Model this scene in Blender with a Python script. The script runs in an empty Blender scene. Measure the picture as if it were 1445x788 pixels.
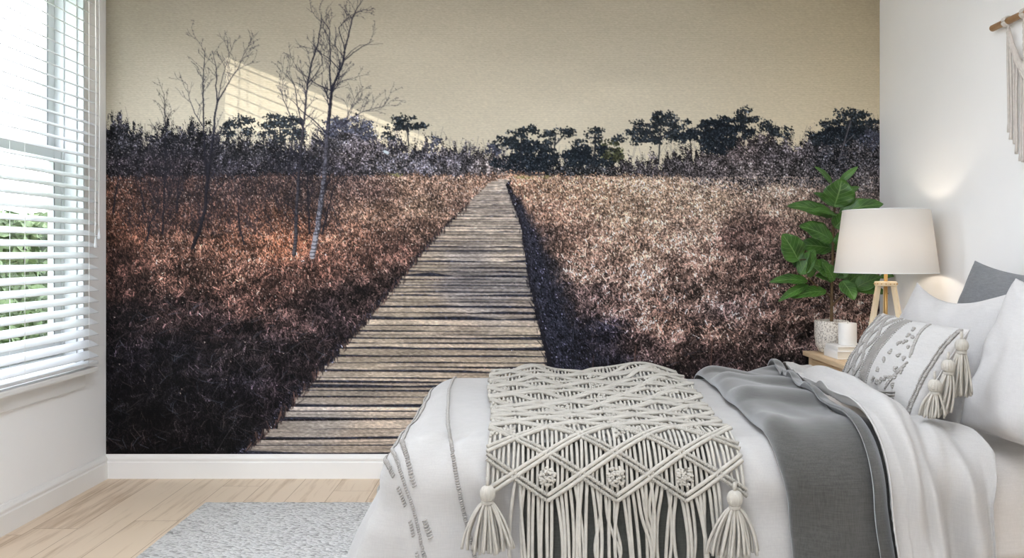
import bpy, math
import numpy as np
from mathutils import Vector, Matrix

scene = bpy.context.scene
COL = scene.collection
PI = math.pi

# ---------------------------------------------------------------- camera frame (metres; camera looks along +Y)
FPX, VPX, VPY, ZC = 1150.0, 735.0, 357.0, 1.15
def W(px, py, Y): return np.array([(px - VPX) * Y / FPX, Y, ZC - (py - VPY) * Y / FPX])
YB, XL, XR, ZCEIL, YREAR = 4.159, -2.116, 1.830, 2.66, -2.2

# ---------------------------------------------------------------- mesh helpers
def origin_of(o):
    v = np.zeros(3)
    while o is not None:
        v += np.array(o.location); o = o.parent
    return v

class MB:
    """collects shapes given in world metres and links them as one mesh object"""
    def __init__(s): s.V = []; s.F = []; s.n = 0
    def add(s, V, *Fs):
        V = np.asarray(V, float).reshape(-1, 3)
        s.V.append(V)
        for F in Fs: s.F.append(np.asarray(F, int) + s.n)
        s.n += len(V); return s
    def box(s, x0, x1, y0, y1, z0, z1, bev=0.0, M=None):
        if bev <= 0:
            V = np.array([[x, y, z] for x in (x0, x1) for y in (y0, y1) for z in (z0, z1)], float)
            F = [[0,1,3,2],[4,6,7,5],[0,4,5,1],[2,3,7,6],[0,2,6,4],[1,5,7,3]]
            if M is not None: V = V @ M[:3,:3].T + M[:3,3]
            return s.add(V, F)
        b = min(bev, (x1-x0)*.45, (y1-y0)*.45, (z1-z0)*.45)
        bm = __import__('bmesh').new()
        import bmesh
        bmesh.ops.create_cube(bm, size=1)
        for v in bm.verts:
            v.co = Vector(((x0+x1)/2 + v.co.x*(x1-x0), (y0+y1)/2 + v.co.y*(y1-y0), (z0+z1)/2 + v.co.z*(z1-z0)))
        bmesh.ops.bevel(bm, geom=list(bm.edges), offset=b, segments=2, affect='EDGES', profile=.6)
        bm.verts.index_update()
        V = np.array([v.co[:] for v in bm.verts]); 
        if M is not None: V = V @ M[:3,:3].T + M[:3,3]
        q = [[v.index for v in f.verts] for f in bm.faces]; bm.free()
        by = {}
        for f in q: by.setdefault(len(f), []).append(f)
        return s.add(V, *by.values())
    def grid(s, P, closed_u=False, closed_v=False):
        nu, nv = P.shape[:2]
        i = np.arange(nu if closed_u else nu-1); j = np.arange(nv if closed_v else nv-1)
        I, J = np.meshgrid(i, j, indexing='ij'); I2 = (I+1) % nu; J2 = (J+1) % nv
        F = np.stack([I*nv+J, I2*nv+J, I2*nv+J2, I*nv+J2], -1).reshape(-1, 4)
        return s.add(P.reshape(-1, 3), F)
    def tube(s, P, r, sides=6, cap=True, ref=None):
        P = np.asarray(P, float); n = len(P)
        r = np.broadcast_to(np.asarray(r, float), (n,))
        T = np.gradient(P, axis=0); T /= np.linalg.norm(T, axis=1, keepdims=True) + 1e-12
        if ref is None:
            ref = np.array([0, 0, 1.]) if abs(T[:, 2]).mean() < .8 else np.array([1., 0, 0])
        ref = np.broadcast_to(np.asarray(ref, float), (n, 3))
        S = np.cross(T, ref); S /= np.linalg.norm(S, axis=1, keepdims=True) + 1e-12
        U = np.cross(S, T)
        a = np.arange(sides) * 2 * PI / sides
        R = P[:, None] + r[:, None, None] * (np.cos(a)[None, :, None] * S[:, None] + np.sin(a)[None, :, None] * U[:, None])
        b = s.n
        s.grid(R, closed_v=True)
        if cap:
            s.F.append(np.arange(sides)[None, ::1] + b)
            s.F.append((np.arange(sides)[::-1] + (n-1)*sides)[None] + b)
        return s
    def lathe(s, prof, c=(0, 0, 0), seg=32, M=None):
        prof = np.array(prof, float); a = np.arange(seg) * 2 * PI / seg
        P = np.stack([prof[:, 0][:, None]*np.cos(a), prof[:, 0][:, None]*np.sin(a), np.repeat(prof[:, 1][:, None], seg, 1)], -1)
        if M is not None: P = P @ M[:3,:3].T
        return s.grid(P + np.array(c), closed_v=True)
    def knots(s, C, r, squash=None):
        """little round knots at the points C (radius array or number)"""
        C = np.asarray(C, float).reshape(-1, 3); n = len(C)
        r = np.broadcast_to(np.asarray(r, float), (n,))
        V = C[:, None] + ICO_V[None] * r[:, None, None]
        F = (ICO_F[None] + (np.arange(n) * len(ICO_V))[:, None, None]).reshape(-1, 3)
        return s.add(V.reshape(-1, 3), F)
    def build(s, name, mat, parent=None, smooth=True, origin=None):
        V = np.concatenate(s.V)
        if parent is not None: o0 = origin_of(parent)
        elif origin is not None: o0 = np.array(origin, float)
        else:
            lo, hi = V.min(0), V.max(0); o0 = np.array([(lo[0]+hi[0])/2, (lo[1]+hi[1])/2, lo[2]])
        V = V - o0
        me = bpy.data.meshes.new(name)
        lt = np.concatenate([np.full(len(F), F.shape[1]) for F in s.F]); li = np.concatenate([F.ravel() for F in s.F])
        me.vertices.add(len(V)); me.vertices.foreach_set('co', V.astype(np.float32).ravel())
        me.loops.add(len(li)); me.loops.foreach_set('vertex_index', li.astype(np.int32))
        me.polygons.add(len(lt)); me.polygons.foreach_set('loop_start', np.concatenate([[0], np.cumsum(lt)[:-1]]).astype(np.int32))
        me.update(calc_edges=True); me.validate()
        me.polygons.foreach_set('use_smooth', np.full(len(me.polygons), bool(smooth)))
        o = bpy.data.objects.new(name, me); COL.objects.link(o)
        if parent is not None: o.parent = parent
        else: o.location = o0
        for m in (mat if isinstance(mat, (list, tuple)) else [mat]): me.materials.append(m)
        return o

_t = (1 + 5 ** .5) / 2
ICO_V = np.array([[-1,_t,0],[1,_t,0],[-1,-_t,0],[1,-_t,0],[0,-1,_t],[0,1,_t],[0,-1,-_t],[0,1,-_t],[_t,0,-1],[_t,0,1],[-_t,0,-1],[-_t,0,1]]) / math.hypot(1, _t)
ICO_F = np.array([[0,11,5],[0,5,1],[0,1,7],[0,7,10],[0,10,11],[1,5,9],[5,11,4],[11,10,2],[10,7,6],[7,1,8],[3,9,4],[3,4,2],[3,2,6],[3,6,8],[3,8,9],[4,9,5],[2,4,11],[6,2,10],[8,6,7],[9,8,1]])

def empty(name, loc, label, cat, group=None):
    o = bpy.data.objects.new(name, None); COL.objects.link(o); o.location = loc
    o.empty_display_size = .1
    return tag(o, label, cat, group)
def tag(o, label, cat, group=None):
    o['label'] = label; o['category'] = cat
    if group: o['group'] = group
    return o
def struct(o):
    o['kind'] = 'structure'; return o
def modsolid(o, t, off=-1):
    m = o.modifiers.new('thick', 'SOLIDIFY'); m.thickness = t; m.offset = off; return o
def subd(o, n=1):
    m = o.modifiers.new('sub', 'SUBSURF'); m.levels = n; m.render_levels = n; return o
_NG = {}
def vnoise(x, y, seed=0):
    if seed not in _NG: _NG[seed] = np.random.default_rng(seed + 77).random((64, 64))
    g = _NG[seed]; x = np.asarray(x, float); y = np.asarray(y, float)
    ix = np.floor(x).astype(int); iy = np.floor(y).astype(int); fx = x - ix; fy = y - iy
    fx = fx*fx*fx*(fx*(fx*6-15)+10); fy = fy*fy*fy*(fy*(fy*6-15)+10)
    A = g[ix % 64, iy % 64]; B = g[(ix+1) % 64, iy % 64]; C = g[ix % 64, (iy+1) % 64]; D = g[(ix+1) % 64, (iy+1) % 64]
    return (A*(1-fx)+B*fx)*(1-fy) + (C*(1-fx)+D*fx)*fy - .5
def sstep(a, b, v):
    t = np.clip((np.asarray(v, float) - a) / (b - a), 0, 1); return t*t*(3-2*t)

# ---------------------------------------------------------------- materials
def lin(c):
    c = np.array(c, float) / 255.0
    return tuple(np.where(c <= .04045, c / 12.92, ((c + .055) / 1.055) ** 2.4))
class NT:
    def __init__(s, name):
        s.m = bpy.data.materials.new(name); s.m.use_nodes = True; s.t = s.m.node_tree
        s.b = s.t.nodes['Principled BSDF']; s.out = s.t.nodes['Material Output']
    def n(s, typ, **kw):
        nd = s.t.nodes.new(typ)
        for k, v in kw.items():
            if k in nd.inputs.keys(): nd.inputs[k].default_value = v
            else: setattr(nd, k, v)
        return nd
    def l(s, a, b): s.t.links.new(a, b)
    def coord(s, scale=(1, 1, 1), rot=(0, 0, 0)):
        tc = s.n('ShaderNodeTexCoord'); mp = s.n('ShaderNodeMapping')
        mp.inputs['Scale'].default_value = scale; mp.inputs['Rotation'].default_value = rot
        s.l(tc.outputs['Object'], mp.inputs['Vector']); return mp.outputs['Vector']
    def noise(s, vec, scale, detail=3, rough=.55):
        nd = s.n('ShaderNodeTexNoise'); nd.inputs['Scale'].default_value = scale
        nd.inputs['Detail'].default_value = detail; nd.inputs['Roughness'].default_value = rough
        s.l(vec, nd.inputs['Vector']); return nd.outputs['Fac']
    def ramp(s, fac, c0, c1, p0=.3, p1=.7):
        nd = s.n('ShaderNodeValToRGB'); e = nd.color_ramp.elements
        e[0].position = p0; e[1].position = p1; e[0].color = (*c0, 1); e[1].color = (*c1, 1)
        s.l(fac, nd.inputs['Fac']); return nd
    def bump(s, h, strength=.3, dist=.01):
        nd = s.n('ShaderNodeBump'); nd.inputs['Strength'].default_value = strength; nd.inputs['Distance'].default_value = dist
        s.l(h, nd.inputs['Height']); s.l(nd.outputs['Normal'], s.b.inputs['Normal']); return nd
def mat(name, rgb, rough=.6, var=.04, vscale=6, bump=0., bscale=80, bdist=.002, metal=0., spec=.4, stretch=(1, 1, 1), sheen=0.):
    k = NT(name); v = k.coord(stretch)
    c = np.array(lin(rgb))
    r = k.ramp(k.noise(v, vscale), tuple(c * (1 - var)), tuple(np.minimum(c * (1 + var), 1)))
    k.l(r.outputs['Color'], k.b.inputs['Base Color'])
    k.b.inputs['Roughness'].default_value = rough; k.b.inputs['Metallic'].default_value = metal
    k.b.inputs['Specular IOR Level'].default_value = spec
    if sheen: k.b.inputs['Sheen Weight'].default_value = sheen
    if bump: k.bump(k.noise(v, bscale, 2), bump, bdist)
    return k.m
def cloth(name, rgb, rgb2=None, weave=700., strength=.25, sheen=.15):
    """woven cloth: crossed fine threads as bump, faint colour variation along the threads"""
    k = NT(name); v = k.coord()
    a, b = lin(rgb), lin(rgb2 or [min(255, c * 1.03) for c in rgb])
    v1 = k.coord((18, 18, 220)); v2 = k.coord((220, 220, 18))
    n1 = k.noise(v1, 1.6, 3); n2 = k.noise(v2, 1.6, 3)
    mx = k.n('ShaderNodeMath', operation='ADD'); k.l(n1, mx.inputs[0]); k.l(n2, mx.inputs[1])
    hf = k.n('ShaderNodeMath', operation='MULTIPLY'); k.l(mx.outputs[0], hf.inputs[0]); hf.inputs[1].default_value = .5
    r = k.ramp(hf.outputs[0], a, b, .36, .64)
    k.l(r.outputs['Color'], k.b.inputs['Base Color'])
    fine = k.noise(v, weave, 1)
    m2 = k.n('ShaderNodeMath', operation='MULTIPLY_ADD'); k.l(hf.outputs[0], m2.inputs[0]); m2.inputs[1].default_value = 1.5; k.l(fine, m2.inputs[2])
    k.bump(m2.outputs[0], strength, .0012)
    k.b.inputs['Roughness'].default_value = .85; k.b.inputs['Specular IOR Level'].default_value = .2
    k.b.inputs['Sheen Weight'].default_value = sheen
    return k.m
def cord(name, rgb):
    k = NT(name); v = k.coord()
    c = np.array(lin(rgb)); r = k.ramp(k.noise(v, 60, 3), tuple(c * .9), tuple(np.minimum(c * 1.06, 1)))
    k.l(r.outputs['Color'], k.b.inputs['Base Color']); k.b.inputs['Roughness'].default_value = .9
    k.b.inputs['Specular IOR Level'].default_value = .15
    w = k.n('ShaderNodeTexWave'); w.inputs['Scale'].default_value = 150; w.inputs['Distortion'].default_value = 2.0
    w.bands_direction = 'DIAGONAL'; k.l(v, w.inputs['Vector']); k.bump(w.outputs['Fac'], .35, .0012); return k.m
def wood(name, rgb, rgb2, axis=0, rough=.5, scale=1.0):
    k = NT(name); st = [14 * scale] * 3; st[axis] = .9 * scale
    v = k.coord(tuple(st)); n1 = k.noise(v, 2.2, 6, .6)
    w = k.n('ShaderNodeTexNoise'); w.inputs['Scale'].default_value = 9; w.inputs['Detail'].default_value = 4; k.l(v, w.inputs['Vector'])
    mx = k.n('ShaderNodeMath', operation='MULTIPLY_ADD'); k.l(w.outputs['Fac'], mx.inputs[0]); mx.inputs[1].default_value = .35; k.l(n1, mx.inputs[2])
    r = k.ramp(mx.outputs[0], lin(rgb2), lin(rgb), .5, .8); k.l(r.outputs['Color'], k.b.inputs['Base Color'])
    k.b.inputs['Roughness'].default_value = rough; k.bump(mx.outputs[0], .12, .002); return k.m

M = {}
M['wall'] = mat('wall_paint', (241, 240, 238), .75, .01, 3, .12, 320, .001, spec=.25)
M['ceil'] = mat('ceiling_paint', (246, 246, 245), .8, .01)
M['trim'] = mat('trim_gloss_paint', (232, 230, 226), .38, .01, spec=.45)
M['pvc'] = mat('window_frame_white', (218, 220, 222), .35, .01)
M['gasket'] = mat('grey_gasket', (120, 121, 124), .6, .03)
M['slat'] = mat('blind_slat_white', (216, 217, 217), .42, .01)
M['whitecord'] = mat('white_cord', (240, 240, 238), .7, .02)
M['linen_white'] = cloth('white_duvet_cotton', (168, 165, 161), (175, 172, 168), 900, .15)
M['sheet'] = cloth('white_sheet_cotton', (184, 178, 171), (192, 186, 179), 900, .12)
M['pillow_white'] = cloth('white_pillow_linen', (184, 181, 178), (192, 189, 186), 800, .2)
M['grey_linen'] = cloth('grey_linen', (57, 56, 52), (74, 73, 69), 700, .3, sheen=.6)
M['grey_pillow'] = cloth('grey_pillow_linen', (104, 105, 107), (124, 125, 127), 700, .3)
M['cushion'] = cloth('pale_cushion_cotton', (174, 171, 167), (184, 181, 177), 700, .2)
M['tuft'] = cord('grey_yarn', (178, 176, 172))
M['stitch'] = cord('taupe_embroidery_yarn', (160, 156, 150))
M['macrame'] = cord('natural_cotton_cord', (176, 171, 161))
M['macrame_pale'] = cord('pale_cotton_cord', (206, 198, 190))
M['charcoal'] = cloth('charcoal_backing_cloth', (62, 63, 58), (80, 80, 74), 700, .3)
M['oak'] = wood('pale_oak', (226, 200, 164), (200, 168, 128), 1)
M['oak_post'] = wood('pale_oak_upright', (228, 204, 170), (204, 172, 132), 2)
M['rail_wood'] = wood('brown_bed_wood', (176, 128, 92), (138, 96, 66), 0)
M['beech'] = wood('pale_lamp_wood', (236, 220, 190), (222, 200, 164), 2)
M['dowel'] = wood('brown_dowel_wood', (190, 150, 108), (158, 118, 80), 1)
M['brass'] = mat('brushed_brass', (206, 170, 112), .35, .03, metal=.85)
M['candle'] = mat('white_candle_wax', (244, 243, 240), .5, .01)
M['book'] = mat('white_book_cover', (238, 236, 232), .5, .01)
M['pages'] = mat('cream_page_edges', (226, 220, 206), .8, .05, 40, stretch=(1, 1, 30))
M['soil'] = mat('dark_soil', (58, 46, 38), .95, .3, 60, .6, 90, .01)
M['stem'] = mat('brown_plant_stem', (96, 76, 52), .75, .2, 50, .4, 120, .003)
def speckle():
    k = NT('speckled_stone_pot'); v = k.coord()
    vo = k.n('ShaderNodeTexVoronoi'); vo.inputs['Scale'].default_value = 150; k.l(v, vo.inputs['Vector'])
    r = k.ramp(k.noise(v, 130, 3, .7), lin((150, 142, 132)), lin((226, 220, 210)), .40, .52)
    k.l(r.outputs['Color'], k.b.inputs['Base Color']); k.b.inputs['Roughness'].default_value = .8
    k.bump(vo.outputs['Distance'], .4, .003); return k.m
M['pot'] = speckle()
def leafmat():
    k = NT('glossy_fig_leaf'); 
    uv = k.n('ShaderNodeAttribute'); uv.attribute_name = 'leafuv'
    sp = k.n('ShaderNodeSeparateXYZ'); k.l(uv.outputs['Vector'], sp.inputs[0])
    # midrib + side veins from the leaf's own coordinates
    ab = k.n('ShaderNodeMath', operation='ABSOLUTE'); k.l(sp.outputs['Y'], ab.inputs[0])
    mr = k.n('ShaderNodeMapRange'); mr.inputs['From Min'].default_value = .0; mr.inputs['From Max'].default_value = .07; mr.inputs['To Min'].default_value = 1; mr.inputs['To Max'].default_value = 0
    k.l(ab.outputs[0], mr.inputs['Value'])
    ad = k.n('ShaderNodeMath', operation='MULTIPLY_ADD'); k.l(ab.outputs[0], ad.inputs[0]); ad.inputs[1].default_value = -.32; k.l(sp.outputs['X'], ad.inputs[2])
    mu = k.n('ShaderNodeMath', operation='MULTIPLY'); k.l(ad.outputs[0], mu.inputs[0]); mu.inputs[1].default_value = 7 * 2 * PI
    co = k.n('ShaderNodeMath', operation='COSINE'); k.l(mu.outputs[0], co.inputs[0])
    m2 = k.n('ShaderNodeMapRange'); m2.inputs['From Min'].default_value = .90; m2.inputs['From Max'].default_value = 1.0; m2.inputs['To Max'].default_value = .6; k.l(co.outputs[0], m2.inputs['Value'])
    mx = k.n('ShaderNodeMath', operation='MAXIMUM'); k.l(mr.outputs[0], mx.inputs[0]); k.l(m2.outputs[0], mx.inputs[1])
    v = k.coord(); rr = k.ramp(k.noise(v, 14, 2), lin((40, 74, 26)), lin((74, 118, 46)), .3, .7)
    mc = k.n('ShaderNodeMix', data_type='RGBA'); k.l(mx.outputs[0], mc.inputs['Factor']); k.l(rr.outputs['Color'], mc.inputs[6]); mc.inputs[7].default_value = (*lin((116, 148, 84)), 1)
    k.l(mc.outputs[2], k.b.inputs['Base Color']); k.b.inputs['Roughness'].default_value = .35
    k.b.inputs['Specular IOR Level'].default_value = .45
    inv = k.n('ShaderNodeMath', operation='SUBTRACT'); inv.inputs[0].default_value = 1; k.l(mx.outputs[0], inv.inputs[1]); k.bump(inv.outputs[0], .4, .004)
    return k.m
M['leaf'] = leafmat()
def floor_mat():
    k = NT('oak_plank_floor'); tc = k.n('ShaderNodeTexCoord')
    sp = k.n('ShaderNodeSeparateXYZ'); k.l(tc.outputs['Object'], sp.inputs[0])
    PW, PL = .188, 1.45
    dx = k.n('ShaderNodeMath', operation='DIVIDE'); k.l(sp.outputs['X'], dx.inputs[0]); dx.inputs[1].default_value = PW
    ox = k.n('ShaderNodeMath', operation='ADD'); k.l(dx.outputs[0], ox.inputs[0]); ox.inputs[1].default_value = 20.81
    fx = k.n('ShaderNodeMath', operation='FLOOR'); k.l(ox.outputs[0], fx.inputs[0])
    rx = k.n('ShaderNodeMath', operation='FRACT'); k.l(ox.outputs[0], rx.inputs[0])
    wn = k.n('ShaderNodeTexWhiteNoise', noise_dimensions='1D'); k.l(fx.outputs[0], wn.inputs['W'])
    dy = k.n('ShaderNodeMath', operation='DIVIDE'); k.l(sp.outputs['Y'], dy.inputs[0]); dy.inputs[1].default_value = PL
    oy = k.n('ShaderNodeMath', operation='MULTIPLY_ADD'); k.l(wn.outputs['Value'], oy.inputs[0]); oy.inputs[1].default_value = 5.3; k.l(dy.outputs[0], oy.inputs[2])
    fy = k.n('ShaderNodeMath', operation='FLOOR'); k.l(oy.outputs[0], fy.inputs[0]); ry = k.n('ShaderNodeMath', operation='FRACT'); k.l(oy.outputs[0], ry.inputs[0])
    cb = k.n('ShaderNodeCombineXYZ'); k.l(fx.outputs[0], cb.inputs[0]); k.l(fy.outputs[0], cb.inputs[1])
    w2 = k.n('ShaderNodeTexWhiteNoise', noise_dimensions='3D'); k.l(cb.outputs[0], w2.inputs['Vector'])
    # grain, offset per plank
    mv = k.n('ShaderNodeVectorMath', operation='MULTIPLY_ADD'); k.l(w2.outputs['Color'], mv.inputs[0]); mv.inputs[1].default_value = (7, 7, 7); k.l(tc.outputs['Object'], mv.inputs[2])
    mp = k.n('ShaderNodeMapping'); mp.inputs['Scale'].default_value = (26, 1.5, 1); k.l(mv.outputs[0], mp.inputs['Vector'])
    g = k.noise(mp.outputs[0], 1.6, 6, .62)
    mp2 = k.n('ShaderNodeMapping'); mp2.inputs['Scale'].default_value = (7, .8, 1); k.l(mv.outputs[0], mp2.inputs['Vector'])
    g2 = k.noise(mp2.outputs[0], 1.5, 4, .6)
    s = k.n('ShaderNodeMath', operation='MULTIPLY_ADD'); k.l(g2, s.inputs[0]); s.inputs[1].default_value = .8; k.l(g, s.inputs[2])
    s2 = k.n('ShaderNodeMath', operation='MULTIPLY_ADD'); k.l(w2.outputs['Value'], s2.inputs[0]); s2.inputs[1].default_value = .22; k.l(s.outputs[0], s2.inputs[2])
    r = k.ramp(s2.outputs[0], lin((186, 160, 132)), lin((222, 202, 178)), .72, 1.14)
    def edge(fr, w):  # sky sampling for the added roof-light
        a = k.n('ShaderNodeMath', operation='SUBTRACT'); a.inputs[0].default_value = .5; k.l(fr, a.inputs[1])  # sky sampling for the added doorway
        b = k.n('ShaderNodeMath', operation='ABSOLUTE'); k.l(a.outputs[0], b.inputs[0])
        c = k.n('ShaderNodeMapRange'); c.inputs['From Min'].default_value = .5 - w; c.inputs['From Max'].default_value = .5; k.l(b.outputs[0], c.inputs['Value']); return c.outputs[0]
    e = k.n('ShaderNodeMath', operation='MAXIMUM'); k.l(edge(rx.outputs[0], .012), e.inputs[0]); k.l(edge(ry.outputs[0], .0016), e.inputs[1])
    mc = k.n('ShaderNodeMix', data_type='RGBA'); k.l(e.outputs[0], mc.inputs['Factor']); k.l(r.outputs['Color'], mc.inputs[6]); mc.inputs[7].default_value = (*lin((150, 118, 90)), 1)
    k.l(mc.outputs[2], k.b.inputs['Base Color']); k.b.inputs['Roughness'].default_value = .5; k.b.inputs['Specular IOR Level'].default_value = .35
    iv = k.n('ShaderNodeMath', operation='MULTIPLY_ADD'); k.l(e.outputs[0], iv.inputs[0]); iv.inputs[1].default_value = -1.2; k.l(g, iv.inputs[2]); k.bump(iv.outputs[0], .2, .003)
    return k.m
M['floor'] = floor_mat()
def rug_mat():
    k = NT('woven_grey_rug'); v = k.coord((1, 1.8, 1)); vo = k.n('ShaderNodeTexVoronoi'); vo.inputs['Scale'].default_value = 62; k.l(v, vo.inputs['Vector'])
    sp = k.n('ShaderNodeSeparateColor'); k.l(vo.outputs['Color'], sp.inputs[0])
    n = k.noise(k.coord((3, 9, 3)), 3, 4, .7)
    a = k.n('ShaderNodeMath', operation='MULTIPLY_ADD'); k.l(n, a.inputs[0]); a.inputs[1].default_value = .8; k.l(sp.outputs[0], a.inputs[2])
    r = k.ramp(a.outputs[0], lin((160, 158, 155)), lin((212, 210, 207)), .35, .8); k.l(r.outputs['Color'], k.b.inputs['Base Color'])
    k.b.inputs['Roughness'].default_value = .95; k.b.inputs['Specular IOR Level'].default_value = .1
    iv = k.n('ShaderNodeMath', operation='MULTIPLY'); k.l(vo.outputs['Distance'], iv.inputs[0]); iv.inputs[1].default_value = -1; k.bump(iv.outputs[0], .9, .012); return k.m
M['rug'] = rug_mat()
def glass_mat():
    k = NT('clear_window_glass'); t = k.n('ShaderNodeBsdfTransparent'); g = k.n('ShaderNodeBsdfGlossy'); g.inputs['Roughness'].default_value = .02
    mx = k.n('ShaderNodeMixShader'); mx.inputs[0].default_value = .06; k.l(t.outputs[0], mx.inputs[1]); k.l(g.outputs[0], mx.inputs[2]); k.l(mx.outputs[0], k.out.inputs['Surface']); return k.m
M['glass'] = glass_mat()
def shade_mat():
    k = NT('white_lampshade_fabric'); d = k.n('ShaderNodeBsdfDiffuse'); d.inputs['Color'].default_value = (*lin((226, 221, 213)), 1)
    t = k.n('ShaderNodeBsdfTranslucent'); t.inputs['Color'].default_value = (*lin((250, 238, 222)), 1)
    n = k.noise(k.coord((1, 1, 6)), 120, 2); b = k.n('ShaderNodeBump'); b.inputs['Strength'].default_value = .15; b.inputs['Distance'].default_value = .001; k.l(n, b.inputs['Height'])
    k.l(b.outputs[0], d.inputs['Normal']); k.l(b.outputs[0], t.inputs['Normal'])
    mx = k.n('ShaderNodeMixShader'); mx.inputs[0].default_value = .2; k.l(d.outputs[0], mx.inputs[1]); k.l(t.outputs[0], mx.inputs[2]); k.l(mx.outputs[0], k.out.inputs['Surface']); return k.m
M['shade'] = shade_mat()
def bulb_mat():
    k = NT('lit_bulb'); k.b.inputs['Emission Color'].default_value = (1, .88, .74, 1); k.b.inputs['Emission Strength'].default_value = BULB
    k.b.inputs['Base Color'].default_value = (.9, .9, .88, 1); return k.m
M['hedge'] = mat('hedge_leaves', (84, 98, 64), .7, .45, 9)
M['lawn'] = mat('lawn_grass', (96, 122, 62), .9, .3, 14)
# ---------------------------------------------------------------- light levels
SKY, SUN, EXPO, BULB, MURAL_GAIN = 4.0, 2.7, 1.33, 22.0, 1.0
# ================================================================ the room
def rect_wall(mb, axis, pos0, pos1, u0, u1, z0, z1, holes):
    """wall slab between pos0..pos1 along `axis`, with rectangular holes (ua,ub,za,zb)"""
    us = sorted({u0, u1, *[h[0] for h in holes], *[h[1] for h in holes]}); zs = sorted({z0, z1, *[h[2] for h in holes], *[h[3] for h in holes]})
    for a, b in zip(us, us[1:]):
        for c, d in zip(zs, zs[1:]):
            if any(h[0] - 1e-6 <= a and b <= h[1] + 1e-6 and h[2] - 1e-6 <= c and d <= h[3] + 1e-6 for h in holes): continue
            if axis == 'x': mb.box(pos0, pos1, a, b, c, d)
            else: mb.box(a, b, pos0, pos1, c, d)
    return mb
WY0, WY1, WZ0, WZ1 = 2.45, 3.955, .62, 2.56          # the blind-covered window's opening
SK = (-1.0, .9, .35, 2.55, .82)                      # roof-light shaft added to the ceiling for overhead light: x0, x1, y0, y1, height
RD = (-1.7, -.3, 0.0, 2.2)                        # unseen doorway added behind the viewer to let in more daylight
struct(MB().box(XL - .16, XR + .12, YREAR - .16, YB + .12, -.12, 0).build('floor', M['floor'], smooth=False, origin=(0, 0, 0)))
cm = MB()
for a, b, c, d in ((XL - .16, XR + .12, YREAR - .16, SK[2]), (XL - .16, XR + .12, SK[3], YB + .12), (XL - .16, SK[0], SK[2], SK[3]), (SK[1], XR + .12, SK[2], SK[3])): cm.box(a, b, c, d, ZCEIL, ZCEIL + .12)
for a, b, c, d in ((SK[0] - .06, SK[0], SK[2] - .06, SK[3] + .06), (SK[1], SK[1] + .06, SK[2] - .06, SK[3] + .06), (SK[0], SK[1], SK[2] - .06, SK[2]), (SK[0], SK[1], SK[3], SK[3] + .06)): cm.box(a, b, c, d, ZCEIL + .12, ZCEIL + SK[4])
struct(cm.build('ceiling', M['ceil'], smooth=False))
sk = MB()
for a, b in ((SK[0], SK[0] + .05), (-.075, -.025), (SK[1] - .05, SK[1])): sk.box(a, b, SK[2], SK[3], ZCEIL + SK[4] - .06, ZCEIL + SK[4])
for a, b in ((SK[2], SK[2] + .05), (SK[3] - .05, SK[3])): sk.box(SK[0] + .05, SK[1] - .05, a, b, ZCEIL + SK[4] - .06, ZCEIL + SK[4])
skl = struct(sk.build('added_rooflight', M['pvc'], smooth=False))  # invented roof-light frame, added to brighten walls and bed from above
MB().box(SK[0] + .04, SK[1] - .04, SK[2] + .04, SK[3] - .04, ZCEIL + SK[4] - .035, ZCEIL + SK[4] - .03).build('glass_pane', M['glass'], skl, smooth=False)
struct(MB().box(XL - .16, XR + .12, YB, YB + .12, 0, ZCEIL).build('wall_back', M['wall'], smooth=False))
struct(rect_wall(MB(), 'x', XL - .16, XL, YREAR, YB, 0, ZCEIL, [(WY0, WY1, WZ0, WZ1)]).build('wall_left', M['wall'], smooth=False))
struct(MB().box(XR, XR + .12, YREAR, YB, 0, ZCEIL).build('wall_right', M['wall'], smooth=False))
struct(rect_wall(MB(), 'y', YREAR - .16, YREAR, XL - .16, XR + .12, 0, ZCEIL, [RD]).build('wall_rear', M['wall'], smooth=False))

BB = [(0, 0), (.016, 0), (.016, .082), (.012, .086), (.012, .092), (.0145, .096), (.0145, .104), (.010, .113), (.006, .117), (.004, .123), (0, .123)]
def baseboard(name, p0, p1, inward):
    p0 = np.array(p0, float); p1 = np.array(p1, float); nrm = np.array(inward, float)
    P = np.array([[*(q[:2] + nrm * d), z] for q in (p0, p1) for d, z in BB]).reshape(2, len(BB), 3)
    mb = MB().grid(P, closed_v=True)
    mb.F.append(np.arange(len(BB))[None]); mb.F.append((np.arange(len(BB))[::-1] + len(BB))[None])
    return struct(mb.build(name, M['trim'], smooth=False))
baseboard('baseboard_back', (XL, YB), (XR, YB), (0, -1))
baseboard('baseboard_left', (XL, YREAR), (XL, YB - .016), (1, 0))
baseboard('baseboard_right', (XR, YREAR), (XR, YB - .016), (-1, 0))

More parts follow.
